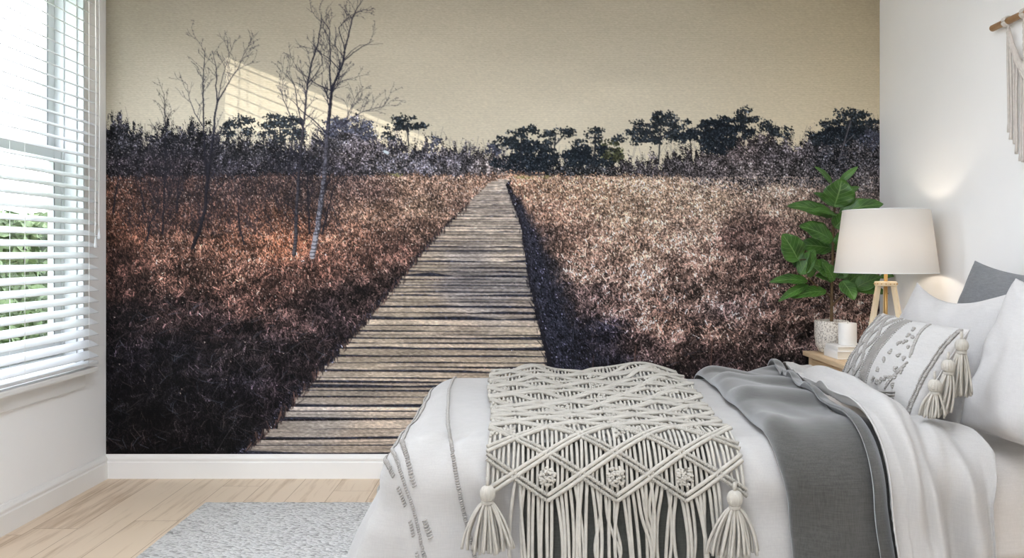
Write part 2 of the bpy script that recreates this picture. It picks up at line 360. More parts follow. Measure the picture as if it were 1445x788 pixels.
# window_1: double-hung sash behind the blind
wf = MB()
xo0, xo1 = XL - .16, XL - .085
wf.box(xo0, xo1, WY0, WY0 + .035, WZ0, WZ1).box(xo0, xo1, WY1 - .035, WY1, WZ0, WZ1).box(xo0, xo1, WY0 + .035, WY1 - .035, WZ0, WZ0 + .04).box(xo0, xo1, WY0 + .035, WY1 - .035, WZ1 - .04, WZ1)
win = struct(wf.build('window_1', M['pvc'], smooth=False))
def sash(z0, z1, x0, x1):
    ya, yb = WY0 + .036, WY1 - .036
    m = MB()
    m.box(x0, x1, ya, ya + .06, z0, z1, .004).box(x0, x1, yb - .06, yb, z0, z1, .004).box(x0, x1, ya + .06, yb - .06, z0, z0 + .065, .004).box(x0, x1, ya + .06, yb - .06, z1 - .06, z1, .004)
    s = m.build('sash', M['pvc'], win, smooth=False)
    MB().box((x0 + x1) / 2 - .003, (x0 + x1) / 2 + .003, ya + .055, yb - .055, z0 + .06, z1 - .055).build('glass_pane', M['glass'], s, smooth=False)
    g = MB()
    g.box(x1, x1 + .003, yb - .066, yb - .060, z0 + .06, z1 - .055)
    g.build('gasket', M['gasket'], s, smooth=False)
sash(1.60, WZ1 - .041, xo0 + .006, xo0 + .034)
sash(WZ0 + .041, 1.655, xo0 + .038, xo0 + .066)
MB().box(xo1, XL - .001, WY1 - .012, WY1 - .0005, WZ0, WZ1).box(xo1, XL - .03, WY1 - .024, WY1 - .012, WZ0, WZ1).build('jamb_liner', M['pvc'], win, smooth=False)
# plain frame with panes, for the doorway added to brighten the room
def frame_win(name, axis, pos, u0, u1, z0, z1, n, kind):
    m = MB(); gl = MB(); t = .05
    def bx(mb, a, b, c, d, p0, p1):
        if axis == 'x': mb.box(p0, p1, a, b, c, d)
        else: mb.box(a, b, p0, p1, c, d)
    bx(m, u0, u1, z0, z0 + t, pos, pos + t); bx(m, u0, u1, z1 - t, z1, pos, pos + t)
    for i in range(n + 1):
        uu = u0 + (u1 - u0 - t) * i / n; bx(m, uu, uu + t, z0 + t, z1 - t, pos, pos + t)
    o = struct(m.build(name, M['pvc'], smooth=False))
    for i in range(n):
        a = u0 + (u1 - u0 - t) * i / n + t; b = u0 + (u1 - u0 - t) * (i + 1) / n; g = MB(); bx(g, a - .003, b + .003, z0 + t - .003, z1 - t + .003, pos + .022, pos + .028); g.build('glass_pane', M['glass'], o, smooth=False)
frame_win('added_doorway', 'y', YREAR - .1, RD[0], RD[1], RD[2], RD[3], 2, 'd')  # invented doorway, added so daylight enters from behind the camera
# window stool and apron under the blind
st = MB().box(XL - .08, XL + .062, WY0 - .06, 3.968, .572, .598, .006)
struct(st.build('trim_1', M['trim'], smooth=False))
ap = MB().box(XL, XL + .018, WY0 - .03, 3.93, .500, .571, .005)
struct(ap.build('trim_2', M['trim'], smooth=False))

# ---------------------------------------------------------------- slatted blind
bl = empty('window_blind', (XL + .045, 3.2, .612), 'white horizontal slatted blind lowered over the window with its slats tilted half open', 'window blind')
xc, sd, tilt = XL + .040, .060, math.atan(.485)
by0, by1 = WY0 - .03, 3.958
m = MB(); nsl = 0
z = .662
while z < 2.56:
    prof = []
    for i in range(7):
        f = i / 6 - .5; prof.append((f * sd, .0022 * (1 - (2 * f) ** 2)))
    for sgn in (1,):
        up = np.array([[xc + a * math.cos(tilt) + h * math.sin(tilt), z - a * math.sin(tilt) + h * math.cos(tilt)] for a, h in prof])
        dn = np.array([[xc + a * math.cos(tilt) + (h - .0026) * math.sin(tilt), z - a * math.sin(tilt) + (h - .0026) * math.cos(tilt)] for a, h in prof[::-1]])
        ring = np.concatenate([up, dn])
    P = np.array([[[q[0], y, q[1]] for q in ring] for y in (by0, by1)])
    b = m.n; m.grid(P, closed_v=True); m.F.append(np.arange(14)[None] + b); m.F.append((np.arange(14)[::-1] + 14)[None] + b)
    z += .053
m.build('slat_stack', M['slat'], bl, smooth=False)
MB().box(xc - .028, xc + .028, by0, by1, .612, .628, .004).build('bottom_rail', M['slat'], bl, smooth=False)
MB().box(xc - .032, xc + .032, by0 - .005, by1 + .005, 2.565, 2.625, .004).build('head_rail', M['slat'], bl, smooth=False)
for yy in (2.75, 3.36, 3.86):
    m = MB()
    for dx in (-.031, .031):
        m.tube([[xc + dx, yy, .62], [xc + dx, yy, 2.57]], .0011, 6)
    m.build('ladder_cord', M['whitecord'], bl)
def pull(y, x, zb):
    m = MB(); zz = np.linspace(zb, 2.57, 20); m.tube(np.stack([np.full(20, x), y + .004 * np.sin(zz * 4), zz], -1), .0017, 6)
    c = m.build('pull_cord', M['whitecord'], bl)
    MB().lathe([(0, .004), (.003, .003), (.0035, -.01), (.008, -.035), (.0085, -.045), (.006, -.05), (0, -.05)], (x, y, zb), 12).build('cord_bell', M['slat'], c)
pull(3.905, XL + .078, 1.225); pull(3.955, XL + .070, 1.265)

# ---------------------------------------------------------------- wall mural (a printed paper panel: the picture is the print's own colour)
# ---------------------------------------------------------------- printed picture of the wall mural
# Painted stroke by stroke into a colour grid; MX0/MY0 is the top-left of the print in print units.
MX0, MX1, MY0, MY1 = 150, 1241, -50, 641
def paint_mural():
    R = np.random.default_rng(11)
    W, H = MX1 - MX0 + 1, MY1 - MY0 + 1
    X, Y = np.meshgrid(np.arange(W) + MX0, np.arange(H) + MY0)
    X = X.astype(np.float32); Y = Y.astype(np.float32)
    def vn(sx, sy, seed):
        r = np.random.default_rng(seed)
        gw, gh = int(W / sx) + 4, int(H / sy) + 4
        g = r.random((gh, gw)).astype(np.float32)
        fx = np.arange(W) / sx; fy = np.arange(H) / sy
        ix = fx.astype(int); iy = fy.astype(int)
        tx = fx - ix; ty = fy - iy
        tx = tx * tx * (3 - 2 * tx); ty = ty * ty * (3 - 2 * ty)
        a = g[iy][:, ix]; b = g[iy][:, ix + 1]; c = g[iy + 1][:, ix]; d = g[iy + 1][:, ix + 1]
        tx = tx[None, :]; ty = ty[:, None]
        return ((a * (1 - tx) + b * tx) * (1 - ty) + (c * (1 - tx) + d * tx) * ty).astype(np.float32)
    def ip(v, pts):
        p = np.array(pts, dtype=float)
        return np.interp(v, p[:, 0], p[:, 1])
    def ss(a, b, v):
        t = np.clip((v - a) / (b - a), 0, 1); return t * t * (3 - 2 * t)
    def idw(pts):
        p = np.array(pts, dtype=np.float32)
        num = np.zeros((H, W, 3), np.float32); den = np.zeros((H, W), np.float32)
        for q in p:
            w = 1.0 / (((X - q[0]) * 0.8) ** 2 + ((Y - q[1]) * 1.25) ** 2 + 150.0) ** 2
            num += w[..., None] * q[2:5]; den += w
        return num / den[..., None]
    # ---- sky
    t = ss(-50, 210, Y)
    img = np.empty((H, W, 3), np.float32)
    top = np.array([176, 167, 148], np.float32); bot = np.array([212, 203, 182], np.float32)
    img[:] = top + (bot - top) * t[..., None]
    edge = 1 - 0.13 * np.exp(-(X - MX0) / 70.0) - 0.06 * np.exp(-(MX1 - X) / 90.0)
    cloud = 0.96 + 0.08 * vn(240, 60, 3) * vn(90, 30, 4)
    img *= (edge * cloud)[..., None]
    warm = ss(900, 1241, X)[..., None] * np.array([4, 0, -6], np.float32)
    img += warm
    # ---- drawing helpers
    def seg(x0, y0, x1, y1, w, col, al=1.0):
        xa = int(max(min(x0, x1) - w - 1.5, MX0)); xb = int(min(max(x0, x1) + w + 2.5, MX1))
        ya = int(max(min(y0, y1) - w - 1.5, MY0)); yb = int(min(max(y0, y1) + w + 2.5, MY1))
        if xa >= xb or ya >= yb: return
        xx = X[ya - MY0:yb - MY0, xa - MX0:xb - MX0]; yy = Y[ya - MY0:yb - MY0, xa - MX0:xb - MX0]
        dx, dy = x1 - x0, y1 - y0; L2 = dx * dx + dy * dy + 1e-6
        tt = np.clip(((xx - x0) * dx + (yy - y0) * dy) / L2, 0, 1)
        d = np.hypot(xx - x0 - tt * dx, yy - y0 - tt * dy)
        m = np.clip(w * 0.5 + 0.5 - d, 0, 1) * min(1.0, al)
        if w < 1: m *= w
        s = img[ya - MY0:yb - MY0, xa - MX0:xb - MX0]
        s += (np.asarray(col, np.float32) - s) * m[..., None]
    def splat(xs, ys, cols, al=1.0):
        ix = np.round(xs).astype(int) - MX0; iy = np.round(ys).astype(int) - MY0
        k = (ix >= 0) & (ix < W) & (iy >= 0) & (iy < H)
        ix, iy, c = ix[k], iy[k], cols[k]
        a = al[k][:, None] if isinstance(al, np.ndarray) else al
        img[iy, ix] += (c - img[iy, ix]) * a
    def dabs(xs, ys, r, cols, al):
        # small soft leaf dabs
        for ox in range(-2, 3):
            for oy in range(-2, 3):
                dd = math.hypot(ox, oy)
                k = dd <= r
                if k.any(): splat(xs[k] + ox, ys[k] + oy, cols[k], al)
    # ---- shrubs along the horizon
    sky_pts = [(150,176),(165,166),(180,168),(195,180),(210,190),(222,182),(235,176),(255,186),(272,178),(290,180),(310,190),(335,196),(380,194),
               (420,196),(455,186),(490,174),(515,174),(535,190),(560,201),(600,206),(618,196),(640,204),(665,207),(690,212),
               (720,214),(780,222),(880,226),(905,222),(950,214),(990,206),(1030,200),(1060,188),(1100,188),(1122,200),(1150,190),(1180,180),(1241,172)]
    sk = ip(X[0], sky_pts)
    jag = (vn(3, 900, 21)[0] - .5) * 12 + (vn(11, 900, 22)[0] - .5) * 12
    dsk = Y - (sk + jag)[None, :]
    rnd = R.random((H, W)).astype(np.float32)
    cov = (rnd < ss(-9, 12, dsk + (vn(4, 7, 23) - .5) * 22))
    tree_mean = idw([(150,200,46,46,54),(150,240,50,46,54),(250,200,46,46,54),(250,240,54,48,54),(340,215,58,58,66),(340,240,56,54,64),(420,230,52,52,62),
                     (470,200,66,66,78),(500,220,78,74,86),(540,235,62,62,74),(600,230,74,74,88),(650,230,80,78,90),(690,235,98,92,98),(750,230,40,42,50),
                     (830,230,46,48,54),(900,235,74,70,78),(950,235,82,78,86),(1000,240,92,86,94),(1050,215,98,90,98),(1050,245,94,88,94),(1100,215,84,80,90),
                     (1110,255,96,92,100),(1180,225,62,64,76),(1200,260,98,94,104),(1235,220,80,80,92),(1235,270,104,98,104)])
    g1 = R.normal(0, 1, (H, W)).astype(np.float32)
    g2 = (g1 + np.roll(g1, 1, 0) + .6 * np.roll(g1, 1, 1)) / 1.55
    clump = vn(7, 9, 31) - .5
    tone = np.exp(0.5 * g2 + 1.1 * clump - .3)
    flk = (R.random((H, W)) > .972)
    flk = flk | (np.roll(flk, 1, 1) & (R.random((H, W)) > .5))
    tree_mean = tree_mean * np.array([1.0, .99, .93], np.float32) * (1 - .14 * ss(850, 1000, X))[..., None]
    tcol = tree_mean * tone[..., None]
    tcol = np.where(flk[..., None], tcol * .3 + np.array([150, 143, 146], np.float32) * (.5 + .5 * R.random((H, W, 1)).astype(np.float32)), tcol)
    img = np.where((cov & (Y < 300))[..., None], tcol, img).astype(np.float32)
    # thin twigs standing out of the shrubs
    for k in range(420):
        x = R.uniform(150, 1241); y = float(ip(x, sky_pts)) + R.uniform(-2, 14)
        if 600 < x < 1241 and R.random() < .45: continue
        h = R.uniform(6, 20); a = R.normal(0, .28)
        seg(x, y, x + h * a, y - h, .7, (86, 82, 84), .6)
    # ---- pine crowns
    crowns = [(340,173,20,8,0),(322,184,10,9,0),(352,186,8,6,0),(395,168,22,7,0),(414,178,18,12,0),(380,180,12,8,0),(400,192,34,8,0),(488,176,34,9,1),(466,186,14,9,1),(518,185,14,12,1),
              (571,169,17,5,0),(558,178,15,6,0),(578,178,20,6,0),(594,178,11,3,0),(548,192,12,6,0),(612,200,10,6,1),
              (733,197,22,14,0),(712,203,18,10,0),(745,183,12,7,0),(697,212,14,7,1),(750,216,22,18,2),(735,230,40,12,2),(772,225,14,14,2),
              (790,186,17,5,0),(775,193,13,7,0),(800,190,8,5,0),(768,206,14,8,0),(838,192,10,9,0),(846,182,7,5,0),(820,206,16,8,0),(812,222,18,12,2),(862,206,15,8,3),(872,196,7,6,0),
              (840,220,34,14,2),(868,218,14,8,3),(936,164,24,6,0),(920,174,26,7,0),(948,174,24,8,0),(905,185,22,7,0),(960,186,22,7,0),(930,188,30,6,0),(898,197,12,6,0),(940,198,34,6,0),
              (975,192,20,8,2),(1003,180,18,10,2),(1028,174,24,9,2),(1050,158,10,6,0),(1054,166,16,6,0),(1030,188,34,12,2),(1076,176,14,7,0),(1088,184,12,7,0),(1104,186,12,8,0),(1012,205,24,12,2),
              (1196,160,18,7,0),(1208,168,26,9,0),(1182,176,26,8,0),(1225,176,16,10,0),(1160,190,20,7,0),(1190,192,40,12,2),(1150,200,12,6,0),(1228,196,14,14,1)]
    base = {0: (34, 39, 44), 1: (58, 60, 72), 2: (26, 31, 37), 3: (60, 62, 44)}
    for cx, cy, rx, ry, kk in crowns:
        nc = max(5, int(rx * ry / 9)); xs = []; ys = []
        for c in range(nc):
            a = R.uniform(0, 6.283); r = math.sqrt(R.random())
            px, py = cx + rx * r * math.cos(a), cy + ry * r * math.sin(a) * .95
            n = int(16 + 12 * R.random()) * (2 if kk == 2 else 1)
            xs.append(px + R.normal(0, 3.3, n)); ys.append(py + R.normal(0, 1.8, n))
        xs = np.concatenate(xs); ys = np.concatenate(ys)
        cols = np.array(base[kk], np.float32) * np.exp(R.normal(0, .35, (len(xs), 1))).astype(np.float32)
        cols += (R.random((len(xs), 1)) > .93) * np.array([50, 52, 56], np.float32)
        dabs(xs, ys, R.choice([0, 0, 1.0, 1.0], len(xs)), cols, .88)
    for a in [(574,176,577,206),(577,190,571,180),(784,190,781,226),(783,205,795,192),(933,168,929,232),(932,195,950,182),(931,200,912,186),(395,180,397,214),(372,186,373,214),(414,185,411,212),
              (736,190,734,240),(840,190,838,236),(1052,160,1046,200),(1198,170,1184,226),(1190,205,1176,196)]:
        seg(*a, 2.0, (40, 42, 48), .9)
    seg(1200, 172, 1183, 228, 1.3, (120, 116, 124), .8); seg(1205, 190, 1190, 205, 1.0, (120, 116, 124), .7)
    # shrub sparkle in front of the pines
    n = 5200
    xs = R.uniform(150, 1241, n); ys = R.uniform(196, 262, n)
    keep = R.random(n) < ip(xs, [(150,.35),(450,.5),(560,.8),(700,.9),(745,.1),(850,.3),(900,.7),(1000,1),(1241,1)])
    keep &= ys > ip(xs, sky_pts) + ip(xs, [(150,10),(880,12),(990,14),(1060,10),(1241,30)])
    v = R.random((n, 1)).astype(np.float32)
    cols = (np.array([96, 91, 98], np.float32) + v * np.array([88, 82, 80], np.float32))
    splat(xs[keep], ys[keep], cols[keep], .75); k2 = keep & (R.random(n) < .4); splat(xs[k2] + 1, ys[k2], cols[k2], .55)
    # ---- heath on both sides
    field = idw([
        (160,275,112,80,68),(170,330,106,72,58),(160,370,80,56,50),(170,405,70,50,46),(170,450,34,28,30),(170,520,23,21,26),(170,600,14,13,15),(180,630,22,17,18),
        (250,275,88,68,64),(250,310,108,78,68),(250,345,130,94,80),(250,390,112,82,72),(250,440,54,42,42),(250,500,28,26,31),(240,560,18,17,20),(260,630,18,16,18),
        (340,275,98,78,74),(335,305,128,92,78),(340,340,150,106,86),(340,390,134,98,85),(345,425,96,70,64),(300,460,50,40,42),(340,500,42,37,40),(340,545,38,35,42),(330,620,18,17,19),
        (420,275,92,76,72),(400,310,130,92,74),(405,345,164,108,82),(440,380,112,80,70),(420,425,72,56,54),(430,460,62,49,49),(390,500,44,38,42),(380,560,36,31,36),(400,410,110,80,72),
        (520,268,120,98,92),(520,300,158,126,108),(500,335,140,104,88),(520,370,116,86,76),(500,420,64,52,52),(470,470,50,42,45),(455,440,54,45,48),
        (600,262,150,124,110),(600,290,168,140,120),(600,325,140,112,98),(560,360,112,84,76),(550,400,70,56,54),(650,265,166,136,118),(660,290,120,98,88),
        (740,262,170,136,116),(775,262,182,150,126),(780,300,172,138,120),(760,335,96,80,76),(810,345,170,138,122),(760,380,50,47,50),(830,385,168,138,124),(780,420,44,42,47),
        (840,420,96,80,80),(790,480,34,34,40),(800,520,30,31,37),(850,470,46,46,60),(870,520,34,35,45),(870,430,120,98,92),
        (850,270,186,156,132),(900,265,190,164,140),(900,300,184,158,136),(900,350,180,150,132),(905,410,176,144,130),(930,460,164,130,116),(910,490,84,70,70),(950,500,96,78,74),(930,525,40,34,38),
        (1000,265,176,154,136),(1000,290,196,170,148),(990,325,176,150,134),(1030,335,110,88,84),(1000,370,160,130,118),(1000,410,128,106,98),(1020,440,92,78,78),(1010,470,146,118,108),(1000,500,84,68,66),(1000,520,46,39,42),
        (1090,270,180,160,146),(1100,295,182,156,140),(1080,320,118,96,90),(1080,360,104,86,82),(1060,395,132,106,98),(1090,420,126,102,96),(1080,460,120,98,92),(1100,490,84,70,68),(1100,520,44,38,40),
        (1200,285,126,116,116),(1200,330,126,106,100),(1210,440,124,102,96),(1200,390,120,100,94),(1200,500,86,72,68)])
    field *= np.array([.95, .91, .89], np.float32)
    field = field.mean(2, keepdims=True) * .14 + field * .86
    field *= (.86 + .09 * ss(600, 760, X) + .05 * ss(300, 260, Y))[..., None]
    hz = ip(X[0], [(150,252),(250,250),(400,246),(600,248),(700,247),(880,248),(960,252),(1010,262),(1060,272),(1090,262),(1160,262),(1241,280)])
    hj = (vn(3, 900, 41)[0] - .5) * 6 + (vn(16, 900, 42)[0] - .5) * 6
    fm = R.random((H, W)) < ss(-5, 6, Y - (hz + hj)[None, :])
    near = ss(250, 620, Y)
    cl = (vn(26, 16, 51) - .5) * .8 + (vn(11, 7, 52) - .5) * .8 + (vn(5, 4, 53) - .5) * .6
    amp = .5 + 1.1 * near
    g3 = R.normal(0, 1, (H, W)).astype(np.float32)
    g3 = (g3 + .8 * np.roll(g3, 1, 0) + .4 * np.roll(np.roll(g3, 1, 1), 1, 0)) / 1.35
    ftone = np.exp((.34 + .12 * near) * g3 + amp * cl - .18)
    fcol = field * ftone[..., None]
    img = np.where(fm[..., None], fcol, img).astype(np.float32)
    # reed and heather strokes, far to near
    n = 52000
    ys = np.sort(250 + 391 * R.random(n) ** 1.15); xs = R.uniform(150, 1241, n)
    ln = (2.5 + 12 * ss(250, 620, ys)) * R.uniform(.4, 1.3, n)
    ang = R.normal(0, .55, n) + np.where(xs < 600, .1, .25)
    ang = np.where(R.random(n) < .22 * ss(330, 480, ys), R.uniform(-1.5, 1.5, n), ang)
    jx = np.clip(xs - MX0, 0, W - 1).astype(int); jy = np.clip(ys - MY0, 0, H - 1).astype(int)
    fc = field[jy, jx]
    kind = R.random(n)
    lum = fc.mean(1)
    clv = cl[jy, jx]
    nr = ss(280, 440, ys)
    fac = np.where(kind < .45, R.uniform(.12, .5, n) * nr + R.uniform(.4, .85, n) * (1 - nr), np.where(kind < .86, R.uniform(.9, 1.7, n), R.uniform(1.4, 2.1, n))) * np.exp((.5 + .7 * nr) * clv + R.normal(0, .42, n) * nr)
    cols = fc * fac[:, None].astype(np.float32)
    pale = kind > .93
    cols = np.where(pale[:, None], cols * .55 + np.array([120, 104, 98], np.float32) * np.clip(lum / 110, .25, 1.2)[:, None], cols)
    ok = ys - ln > ip(xs, [(150,250),(700,248),(1010,258),(1060,268),(1241,276)]) - 6
    for k in range(16):
        f = k / 15.0
        m = ok & (f * ln <= ln)
        splat(xs + np.sin(ang) * ln * f + 1.2 * ang * f * f * ln * .15, ys - np.cos(ang) * ln * f, cols, .62 * (ok & (R.random(n) < .85)).astype(np.float32))
    # seed-head flecks
    n = 16000
    ys = 250 + 330 * R.random(n) ** 1.5; xs = R.uniform(150, 1241, n)
    jx = np.clip(xs - MX0, 0, W - 1).astype(int); jy = np.clip(ys - MY0, 0, H - 1).astype(int)
    lum = field[jy, jx].mean(1)
    k = R.random(n) < np.clip((lum - 35) / 120, .02, .9)
    v = R.uniform(.35, 1, (n, 1)).astype(np.float32)
    cols = field[jy, jx] * (1 - v) + np.array([224, 204, 194], np.float32) * v
    al = (.92 * k).astype(np.float32)
    splat(xs, ys, cols, al); splat(xs + 1, ys, cols, al * .6 * (R.random(n) < .5)); splat(xs, ys + 1, cols, al * .7 * (R.random(n) < .5))
    # longer bent stalks low down on the left and in the ditch on the right
    for k in range(520):
        if k % 3: x, y = R.uniform(150, 480), R.uniform(430, 640)
        else: x, y = R.uniform(800, 1241), R.uniform(400, 540)
        L = R.uniform(5, 22); a = R.uniform(-1.3, 1.3)
        s = R.uniform(.35, 1.0); c = (np.array([118, 104, 104]) if k % 2 else np.array([104, 110, 128])) * s
        x1, y1 = x + math.sin(a) * L, y - math.cos(a) * L * .6
        seg(x, y, x1, y1, .8, c, .75); seg(x1, y1, x1 + math.sin(a + .4) * L * .5, y1 - math.cos(a + .4) * L * .3, .7, c, .6)
    for x0, y0, x1, y1 in [(240,490,256,452),(330,505,348,535),(352,493,372,496),(300,560,316,535),(285,530,320,500),(305,640,330,600),(398,505,430,480),(262,446,300,440),(350,455,395,440)]:
        mx_, my_ = (x0 + x1) / 2 + R.normal(0, 2.5), (y0 + y1) / 2 - 1.5; seg(x0, y0, mx_, my_, .7, (124, 116, 120), .7); seg(mx_, my_, x1, y1, .7, (124, 116, 120), .7)
    for x, y0, y1 in [(799,518,486),(806,522,490),(784,528,506),(894,525,488),(1002,530,480),(1040,470,350),(960,400,330),(920,350,300),(935,355,305),(835,530,500)]:
        seg(x, y0, x + 3, y1, 1.6 if y0 > 500 else .8, (112, 84, 74) if y0 > 500 else (92, 78, 74), .8)
    seg(846, 452, 880, 464, .9, (170, 140, 124), .7); seg(880, 464, 900, 480, .9, (150, 120, 108), .6)
    # yellow-green tufts by the far end of the walk
    for cx, cy in ((733,250),(741,251),(770,250),(560,247)):
        xs = R.normal(cx, 5, 60); ys = R.normal(cy, 1.3, 60)
        splat(xs, ys, np.array([150, 148, 92], np.float32) * R.uniform(.6, 1.2, (60, 1)).astype(np.float32), .7)
    seg(700, 247, 716, 246, 2, (150, 138, 130), .8); seg(742, 246, 766, 247, 2.2, (70, 66, 70), .9)
    # ---- boardwalk
    Lp = [(252,712),(258,690),(266,684),(280,668),(300,651),(310,640),(345,607),(400,563),(455,517),(510,470),(560,424),(600,391),(641,344),(700,280)]
    Rp = [(252,722),(256,716),(262,713),(280,720),(300,728),(330,736),(400,746),(450,757),(490,767),(520,774),(570,792),(641,816),(700,840)]
    # dark ditch hugging the right-hand edge, dark rim on the left
    rr = ip(Y[:, 0], Rp)[:, None]; ll = ip(Y[:, 0], Lp)[:, None]
    wd = ip(Y[:, 0], [(254,3),(280,10),(330,18),(400,34),(500,48),(641,70)])[:, None]
    dk = (Y > 254) * np.clip(1 - (X - rr - wd * .35) / (wd * (.9 + .9 * vn(9, 9, 61))), 0, 1) * (X > rr - 4)
    dk = np.maximum(dk, (Y > 300) * np.clip(1 - (ll - X) / (3 + 20 * near * (.5 + vn(8, 8, 62))), 0, 1) * (X < ll + 4) * .85)
    dark = np.array([25, 25, 31], np.float32) * np.exp(.75 * g3 + .9 * (vn(6, 5, 63) - .5))[..., None]
    img += (dark - img) * (np.clip(dk * 1.4, 0, .93) * (Y > 250))[..., None]
    for k in range(2600):
        y = 290 + 330 * R.random(); x = float(ip(y, Rp)) + abs(R.normal(0, .55)) * float(ip(y, [(254, 3), (330, 20), (500, 70), (641, 100)])) + 3
        L = R.uniform(3, 9) * (.4 + (y - 280) / 360); a = R.normal(0, .7); c = np.array([74, 76, 92]) * R.uniform(.3, 1.15)
        seg(x, y, x + math.sin(a) * L, y - math.cos(a) * L, .8, c, .7)
    shade = idw([(700,260,196,186,170),(700,290,178,168,154),(690,320,176,166,150),(640,330,172,160,142),(660,360,146,140,132),(720,360,172,162,146),(600,380,172,160,140),(650,400,138,134,130),(710,400,150,146,140),
                 (590,430,170,158,138),(690,430,150,144,136),(740,440,160,150,136),(560,470,172,160,140),(650,470,168,156,138),(740,480,184,172,150),(520,510,172,160,140),(650,510,182,168,146),(740,515,190,178,156),
                 (480,550,168,158,142),(600,560,178,166,146),(450,590,160,154,144),(560,600,176,164,146),(400,625,158,150,138),(520,630,172,160,142),(700,600,180,168,148)])
    y = 253.0; k = 0
    while y < 700:
        sp = max(2.0, .029 * (y - 205)) * R.uniform(.55, 1.45)
        y2 = y + sp
        ym = (y + y2) / 2
        l = float(ip(ym, Lp)) + R.normal(0, .13) * sp - 1; r = float(ip(ym, Rp)) + R.normal(0, .13) * sp + 1
        xa, xb = max(int(l), MX0), min(int(r) + 2, MX1)
        ya, yb = max(int(y - sp - 4), MY0), min(int(y2 + sp + 5), MY1 + 1)
        if ya < yb and xb > xa:
            sl = (slice(ya - MY0, yb - MY0), slice(xa - MX0, xb - MX0))
            xx, yy = X[sl], Y[sl]
            tilt = R.normal(.004, .006); wob = R.uniform(-1, 1) * .05 * sp
            yc = (xx - (l + r) / 2) * tilt + wob * np.sin((xx - l) / (r - l + 1) * R.uniform(2, 7) + R.uniform(0, 6))
            gap = sp * R.choice([.12, .2, .3, .42], p=[.2, .35, .3, .15]) + .55
            inside = np.clip(yy - (y + yc) + .5, 0, 1) * np.clip(y2 + yc - yy + .5, 0, 1)
            inside *= np.clip(xx - l, 0, 1) * np.clip(r - xx, 0, 1)
            gr = np.random.default_rng(900 + k)
            rows = np.interp(np.arange(ya, yb), np.arange(ya, yb + 3, 1.3), gr.normal(0, 1, len(np.arange(ya, yb + 3, 1.3))))[:, None]
            nz = gr.normal(0, 1, xx.shape); nz = (nz + np.roll(nz, 1, 1) + np.roll(nz, 2, 1) + np.roll(nz, 3, 1)) / 2
            lowf = np.interp(xx, np.linspace(l, r, 9), gr.normal(0, 1, 9))
            lowg = np.interp(xx, np.linspace(l, r, 6), gr.normal(0, .7, 6))
            tonep = np.exp(.05 * rows + .085 * nz + .07 * lowf + R.normal(0, .07))
            col = shade[sl] * np.array([1.02, 1.0, 1.015], np.float32) * tonep[..., None]
            g0 = y2 + yc - gap * np.clip(1 + .5 * lowg, .05, 1.9)
            dkm = np.clip((yy - g0) / max(.6, gap * .35) + .5, 0, 1)
            gcol = np.array([30, 32, 43], np.float32) * np.exp(.3 * nz)[..., None]
            col = col + (gcol - col) * (dkm * (.9 if sp > 5 else .62 if sp > 3 else .38))[..., None]
            if sp > 9 and gr.random() < .8:   # a crack along the plank
                yk = y + sp * gr.uniform(.25, .6) + yc + 1.2 * np.sin(xx * .021 + k)
                c = np.clip(1.0 - np.abs(yy - yk), 0, 1) * (lowf > -.2) * .6
                col = col + (np.array([80, 76, 76], np.float32) - col) * c[..., None]
            img[sl] += (col - img[sl]) * inside[..., None]
        y = y2; k += 1
    # grass blades leaning over the walk's left edge
    for k in range(420):
        yy0 = 285 + 355 * R.random(); x = float(ip(yy0, Lp)) + R.normal(-2, 3)
        L = (2 + 12 * (yy0 - 280) / 360) * R.uniform(.5, 1.2); a = R.normal(.15, .5)
        c = np.array([40, 34, 36]) if R.random() < .7 else np.array([128, 96, 86]) * R.uniform(.5, 1.1)
        seg(x, yy0 + 2, x + math.sin(a) * L, yy0 - math.cos(a) * L, 1.0, c, .8)
    for k in range(260):
        yy0 = 265 + 270 * R.random() ** .8; x = float(ip(yy0, Rp)) + R.normal(2.5, 2)
        L = (2 + 8 * (yy0 - 260) / 300) * R.uniform(.5, 1.2); a = R.normal(-.1, .5)
        seg(x, yy0 + 2, x + math.sin(a) * L, yy0 - math.cos(a) * L, 1.0, (34, 32, 38), .8)
    # ---- bare birches
    dkc = np.array([38, 38, 52])
    def twig(x, y, a, L, w, depth, col):
        n = max(2, int(L / 4)); px, py = x, y
        for i in range(n):
            a = a * .93 + R.normal(0, .13); qx, qy = px + math.sin(a) * L / n, py - math.cos(a) * L / n
            seg(px, py, qx, qy, max(.5, w * (1 - .6 * i / n)), col, .9 if w > .9 else .8)
            if R.random() < .35: seg(qx, qy, qx + R.normal(0, 1.2), qy + R.normal(0, 1.2), .9, col, .55)
            if depth > 0 and i > 0 and R.random() < .7:
                twig(qx, qy, a + R.choice([-1, 1]) * R.uniform(.25, .75), L * R.uniform(.3, .75), w * .62, depth - 1, col)
            px, py = qx, qy
        if depth > 0:
            if R.random() < .6: twig(px, py, a + R.normal(0, .3), L * R.uniform(.3, .7), w * .6, depth - 1, col)
